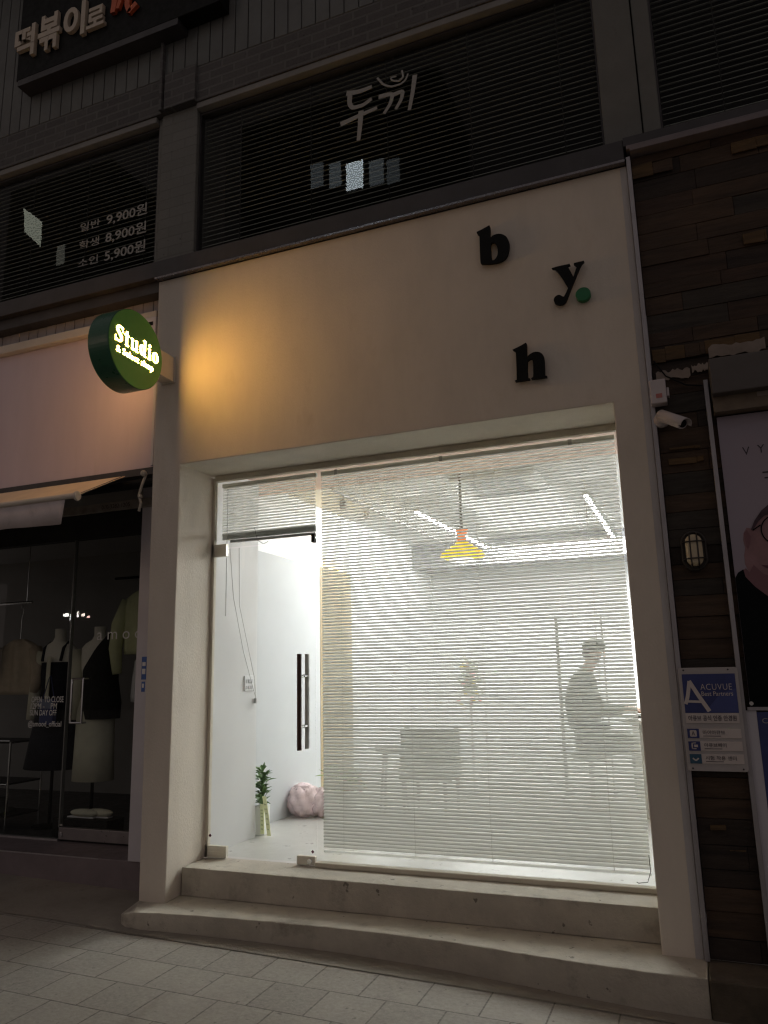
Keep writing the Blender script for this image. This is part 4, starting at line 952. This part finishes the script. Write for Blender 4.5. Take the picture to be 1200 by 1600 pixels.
MB().box(.225, 3.4, -.10, -.02, 2.745, 2.829).build('lower_rail', M('rail_brown', (.17, .13, .09), .6, .2, 8), sb)
MB().box(.44, .55, -.104, -.1005, 2.80, 2.828).build('tab', PAPER, sb)
G = 'posters in the optician window'
p1 = thing('poster', 'large portrait poster of a person with glasses and black roll neck', 'poster', (.8, -.03, 1.2), G)
MB().box(.236, 1.3, -.030, -.020, 1.205, 2.735).build('sheet', POSTERBG, p1)
MB().box(.222, 1.3, -.034, -.019, 1.188, 1.204).build('lower_strip', ALU, p1)
FACE = [(0.434,2.226),(0.396,2.198),(0.359,2.149),(0.341,2.111),(0.318,2.117),(0.301,2.091),(0.295,2.052),(0.3,2.012),(0.291,1.973),(0.29,1.926),(0.305,1.879),(0.335,1.83),(0.385,1.789)]
MB().xz(FACE+[(.6, 1.77), (.78, 1.82), (.85, 1.95), (.86, 2.1), (.80, 2.22), (.62, 2.27)], -.0315, -.0301).build('printed_face', SKIN, p1)
MB().xz([(.301, 2.09), (.318, 2.105), (.333, 2.07), (.326, 2.03), (.312, 2.0), (.305, 2.02)], -.0325, -.0316).build('printed_ear_shadow', SKINS, p1)
MB().xz([(.305, 1.88), (.335, 1.83), (.45, 1.79), (.6, 1.77), (.6, 1.81), (.46, 1.835), (.37, 1.87), (.33, 1.92)], -.0325, -.0316).build('printed_jaw_shadow', SKINS, p1)
MB().xz([(.275, 1.893), (.292, 1.905), (.31, 1.875), (.345, 1.83), (.60, 1.775), (.60, 1.72), (.38, 1.752), (.31, 1.80), (.262, 1.858)], -.0335, -.0326).build('printed_neck', SKINS, p1)
MB().xz([(0.279,1.9),(0.252,1.884),(0.2365,1.858),(.2365,1.206),(1.299,1.206),(1.299,1.80),(.9,1.84),(.6,1.72),(.381,1.752),(.325,1.806),(.285,1.86)], -.0345, -.0336).build('printed_shirt', POSTBLK, p1)
MB().xz([(0.44,2.235),(0.396,2.20),(0.359,2.151),(0.337,2.104),(0.347,2.10),(0.377,2.145),(0.408,2.172),(0.44,2.18),(.62,2.19),(.8,2.12),(.86,2.1),(.83,2.25),(.62,2.31)], -.0355, -.0346).build('printed_hair', HAIRP, p1)
mb = MB()
ring = [(.455+.07*math.cos(2*math.pi*k/24), 2.095+.075*math.sin(2*math.pi*k/24)) for k in range(24)]
mb.ribbon(ring+[ring[0]], .006, -.0365, -.0356, False); mb.ribbon([(.345, 2.10), (.385, 2.125)], .006, -.0365, -.0356, False)
mb.build('printed_glasses', POSTBLK, p1)
MB().xz([(0.365,1.916),(0.40,1.912),(.46,1.92),(.52,1.91),(.46,1.893),(0.40,1.892)], -.0365, -.0356).build('printed_mouth', LIPP, p1)
mb = MB(); F = front(-.0302)
for chx, x0, x1, z0, z1 in (('V', .343, .378, 2.508, 2.552), ('Y', .415, .45, 2.512, 2.556)): mb.text(chx, x0, x1, z0, z1, F, 0, .001)
for k, (x0, z0) in enumerate(((.425, 2.40), (.432, 2.37), (.450, 2.33))): mb.box(x0, x0+.16, -.0312, -.0302, z0, z0+.008)
mb.build('poster_lettering', TEXTD, p1)
MB().lathe((.243, -.0365, 1.222), [(.010, 0), (.010, .003)], 12, 'Y').build('screw', STEEL, p1)
p2 = thing('poster', 'navy poster below the portrait poster at the right edge', 'poster', (.8, -.03, .1), G)
MB().box(.262, 1.3, -.028, -.02, .1, 1.18).build('sheet', NAVY, p2)
tx = MB(); tx.text('Calo', .283, .36, 1.125, 1.15, front(-.0282), 0, .001); tx.build('poster_lettering', VINYLDIM, p2)
MB().box(.2135, .2615, -.026, -.02, .02, 1.187).build('side_board', SHEET, p2)
# optician sign plate
ap = thing('sign_plate', 'white partner plate with blue panel and three white tabs on the timber wall', 'sign', (.05, -.05, .9))
def rrect(x0, x1, z0, z1, r=.012, n=4):
    out = []
    for cx, cz, a in ((x1-r, z0+r, -90), (x1-r, z1-r, 0), (x0+r, z1-r, 90), (x0+r, z0+r, 180)):
        out += [(cx+r*math.cos(R(a+90*k/n)), cz+r*math.sin(R(a+90*k/n))) for k in range(n+1)]
    return out
MB().xz(rrect(-.088, .196, .893, 1.404, .014), -.062, -.0465).build('plate', PLATE, ap, bevel=.002)
MB().box(-.072, .180, -.064, -.0622, 1.178, 1.372).build('blue_panel', NAVY, ap)
MB().xz([(.02, 1.1785), (.1795, 1.1785), (.1795, 1.30), (.10, 1.27)], -.0652, -.0642).build('blue_panel_pale_area', NAVYL, ap)  # paler navy area at the lower right of the panel
mb = MB(); q = -.0662
mb.ribbon([(-.066, 1.222), (-.052, 1.262), (-.038, 1.337)], .018, q, -.0644, False); mb.ribbon([(-.040, 1.338), (.000, 1.262), (.044, 1.186)], .020, q-.0003, -.0644, False); mb.ribbon([(-.066, 1.236), (.01, 1.233)], .012, q-.0006, -.0644, False)
mb.build('plate_emblem', PLATEW, ap)
mb = MB(); mb.text('ACUVUE', .012, .160, 1.292, 1.322, front(-.0655), -.012, .001, spacing=1.1); mb.text('Best Partners', .014, .162, 1.262, 1.284, front(-.0655), 0, .001); mb.build('panel_lettering', PLATEW, ap)
MB().box(-.072, .178, -.0655, -.0622, 1.128, 1.176).build('caption_panel', PLATEW, ap)
mb = MB(); mb.text('아큐브 공식 인증 안경원', -.060, .166, 1.138, 1.166, front(-.0657), .012, .001); mb.build('caption_lettering', TEXTD, ap)
for body, z0, z1, ic in (('마이아큐브', 1.054, 1.100, 'A'), ('아큐브페이', .992, 1.038, 'P'), ('시험 착용 센터', .930, .976, 'S')):
    tb = MB().box(-.072, .180, -.0655, -.0622, z0, z1).build('tab', PLATEW, ap, bevel=.001)
    ib = MB().box(-.072, -.016, -.0668, -.0657, z0, z1).build('icon_block', TEAL if ic == 'S' else NAVY, tb)
    mb = MB(); F = front(-.0670)
    if ic == 'A':
        mb.xz(rrect(-.060, -.028, z0+.007, z1-.007, .005), -.0676, -.0670)
    elif ic == 'P':
        mb.box(-.058, -.052, -.0676, -.067, z0+.008, z1-.006).box(-.058, -.036, -.0676, -.067, z1-.010, z1-.006).box(-.058, -.036, -.0676, -.067, z0+.008, z0+.012).box(-.046, -.028, -.0678, -.067, z0+.018, z1-.016)
    else:
        mb.ribbon([(-.058, z0+.026), (-.044, z0+.014), (-.030, z0+.026)], .007, -.0676, -.067, False)
    mb.build('icon', PLATEW, ib)
    if ic == 'A':
        mb = MB(); mb.text('A', -.053, -.035, z0+.012, z1-.012, front(-.0678), 0, .0006); mb.build('icon_letter', TEXTD, ib)
    mb = MB(); mb.text(body, .002, .105 if ic != 'S' else .145, z0+.018, z1-.008, front(-.0657), .004, .001)
    mb.box(.002, .085, -.0664, -.0657, z0+.009, z0+.012); mb.build('tab_lettering', TEXTD, tb)
for x, z in ((-.062, 1.392), (.150, 1.392), (-.062, .906), (.172, .906)): MB().lathe((x, -.0645, z), [(.0045, 0), (.0045, .002)], 10, 'Y').build('screw', DARKMETAL, ap)
# cctv camera, its box, and the bulkhead lamp
cb = thing('junction_box', 'white square box with red mark above the security camera', 'box', (-.04, -.05, 2.9))
MB().box(-.090, -.004, -.085, -.0135, 2.845, 2.985).build('casing', CAMW, cb, bevel=.006)
MB().box(-.003, .010, -.07, -.03, 2.885, 2.935).build('latch', CAMW, cb, bevel=.003)
MB().box(-.060, -.028, -.0865, -.0855, 2.875, 2.90).build('red_mark', M('red_print', (.45, .16, .14), .6), cb)
cc = thing('security_camera', 'white bullet security camera aimed down the street by the metal strip', 'camera', (-.03, -.02, 2.75))
MB().lathe((-.045, -.0135, 2.765), [(.045, 0), (.045, -.012), (.032, -.030), (.0, -.034)][::-1], 24, 'Y').build('mount', CAMW, cc, smooth=True)
MB().tube([(-.045, -.045, 2.765), (-.035, -.075, 2.765)], .016, 12).build('arm', CAMW, cc)
a, b = Vector((-.050, -.075, 2.775)), Vector((.060, -.215, 2.672)); dv = (b-a).normalized()
MB().tube([a, a+dv*.01, b-dv*.01, b], [.026, .031, .031, .029], 20).build('barrel', CAMW, cc, smooth=False)
MB().tube([b, b+dv*.003], .022, 16).build('lens', BLACK, cc)
side = dv.cross(Vector((0, 0, 1))).normalized(); upv = side.cross(dv)
vs = MB(); 
for k, f in enumerate((.01, .235)):
    for j in range(9):
        t = R(-10+200*j/8); vs.v.append(tuple(a+dv*f+side*.035*math.cos(t)+upv*.036*math.sin(t)))
for j in range(8): vs.f.append([j, j+1, 9+j+1, 9+j]); vs.mi.append(0)
vo = vs.build('visor', CAMW, cc, smooth=True); md = vo.modifiers.new('t', 'SOLIDIFY'); md.thickness = .003
bk = thing('bulkhead_lamp', 'unlit oval caged wall lamp on the dark timber wall', 'lamp', (.05, -.02, 2.0))
cx, cz = .052, 2.015
def oval(w_, h_, n=36):   # stadium outline
    r_ = w_; out = []
    for k in range(n):
        t = 2*math.pi*k/n; out.append((cx+r_*math.cos(t), cz+r_*math.sin(t)+(h_-r_)*(1 if math.sin(t) > 0 else -1)))
    return out
MB().xz(oval(.066, .108), -.034, -.0135).build('base', LAMPFR, bk, bevel=.004)
o1, o2 = oval(.042, .084), oval(.030, .068)
mb = MB(); n = len(o1); mb.v = [(x, -.035, z) for x, z in o1]+[(x, -.066, z) for x, z in o1]+[(x, -.082, z) for x, z in o2]
mb.f = [[i, (i+1) % n, n+(i+1) % n, n+i] for i in range(n)]+[[n+i, n+(i+1) % n, 2*n+(i+1) % n, 2*n+i] for i in range(n)]+[list(range(2*n, 3*n))]; mb.mi = [0]*len(mb.f)
mb.build('glass', LAMPGL, bk, smooth=False)
cg = MB(); ring = [(x, -.040, z) for x, z in oval(.058, .100)]; cg.tube(ring+[ring[0]], .006, 8)
for x in (cx-.018, cx+.018): cg.tube([(x, -.04, cz-.097), (x, -.088, cz-.07), (x, -.088, cz+.07), (x, -.04, cz+.097)], .004, 6)
for z in (cz-.045, cz+.045): cg.tube([(cx-.057, -.04, z), (cx-.040, -.08, z), (cx-.02, -.089, z), (cx+.02, -.089, z), (cx+.040, -.08, z), (cx+.057, -.04, z)], .004, 6)
cg.build('cage', LAMPFR, bk)
MB().tube([(-.075, -.035, 3.13), (-.088, -.045, 3.17), (-.07, -.03, 3.20)], .002, 5).tube([(-.055, -.02, 3.12), (.02, -.02, 3.02), (.12, -.02, 2.93), (.19, -.02, 2.90)], .004, 5)
tag(MB().tube([(-.055, -.02, 3.12), (.00, -.02, 3.02), (.10, -.02, 2.95), (.185, -.025, 2.93)], .004, 6).build('cable', BLACK), 'thin black cable sagging across the timber wall above the camera', 'cable')
# neighbour's step
tag(MB().box(-.082, 3.4, -.262, .019, -.5, -.002).build('doorstep', MOSS, bevel=.008), 'dark brown mossy step at the bottom right corner', 'step')

# ------------------------------------------------------------------ building across the street (seen mirrored in the panes)
ob_ = thing('opposite_building', 'dark tall building across the street mirrored in the upstairs panes', 'building', (-9, -18, 0))
MB().box(-13.5, -6, -20, -16.3, -1, 21).box(-24.8, -19.5, -19, -16.3, -1, 21.5).build('wall', OPP, ob_)
def lit(x0, x1, z0, z1, s, col=(.80, .93, 1.)):
    s *= 1.7
    MB().box(x0, x1, -16.299, -16.27, z0, z1).build('window', emit('mirrored_light', col, s), ob_)
for x0, x1, z0, z1, s in ((-9.36, -8.74, 17.2, 18.24, 13.), (-9.99, -9.56, 17.5, 18.42, 1.6), (-10.70, -10.22, 17.68, 18.58, 1.1), (-8.52, -8.0, 17.15, 18.08, 1.5), (-7.90, -7.45, 17.05, 17.94, .9)):  # first is the lit window; others are added to imitate its ghost reflections
    lit(x0, x1, z0, z1, s)
MB().xz([(-23.83, 19.36), (-22.89, 18.46), (-22.93, 19.6), (-23.97, 20.47)], -16.27, -16.299).build('window', emit('mirrored_light', (.85, .9, .72), 5.5), ob_)
lit(-22.0, -21.6, 17.4, 18.25, 1.0, (.9, .9, .75))  # added panel that imitates the slanted window's ghost in the pane
for x, z, w_, h_, s, c in ((-21.72, 3.72, .22, .12, 25, (1, .95, .85)), (-21.45, 3.62, .12, .2, 18, (1, 1, 1)), (-21.16, 3.72, .06, .22, 20, (1, .95, .9)), (-20.9, 3.68, .14, .12, 22, (1, .8, .7)), (-20.65, 3.6, .12, .08, 20, (1, .6, .5))):  # added glowing patches that imitate small lights reflected in the boutique glass
    lit(x-w_/2, x+w_/2, z-h_/2, z+h_/2, s, c)
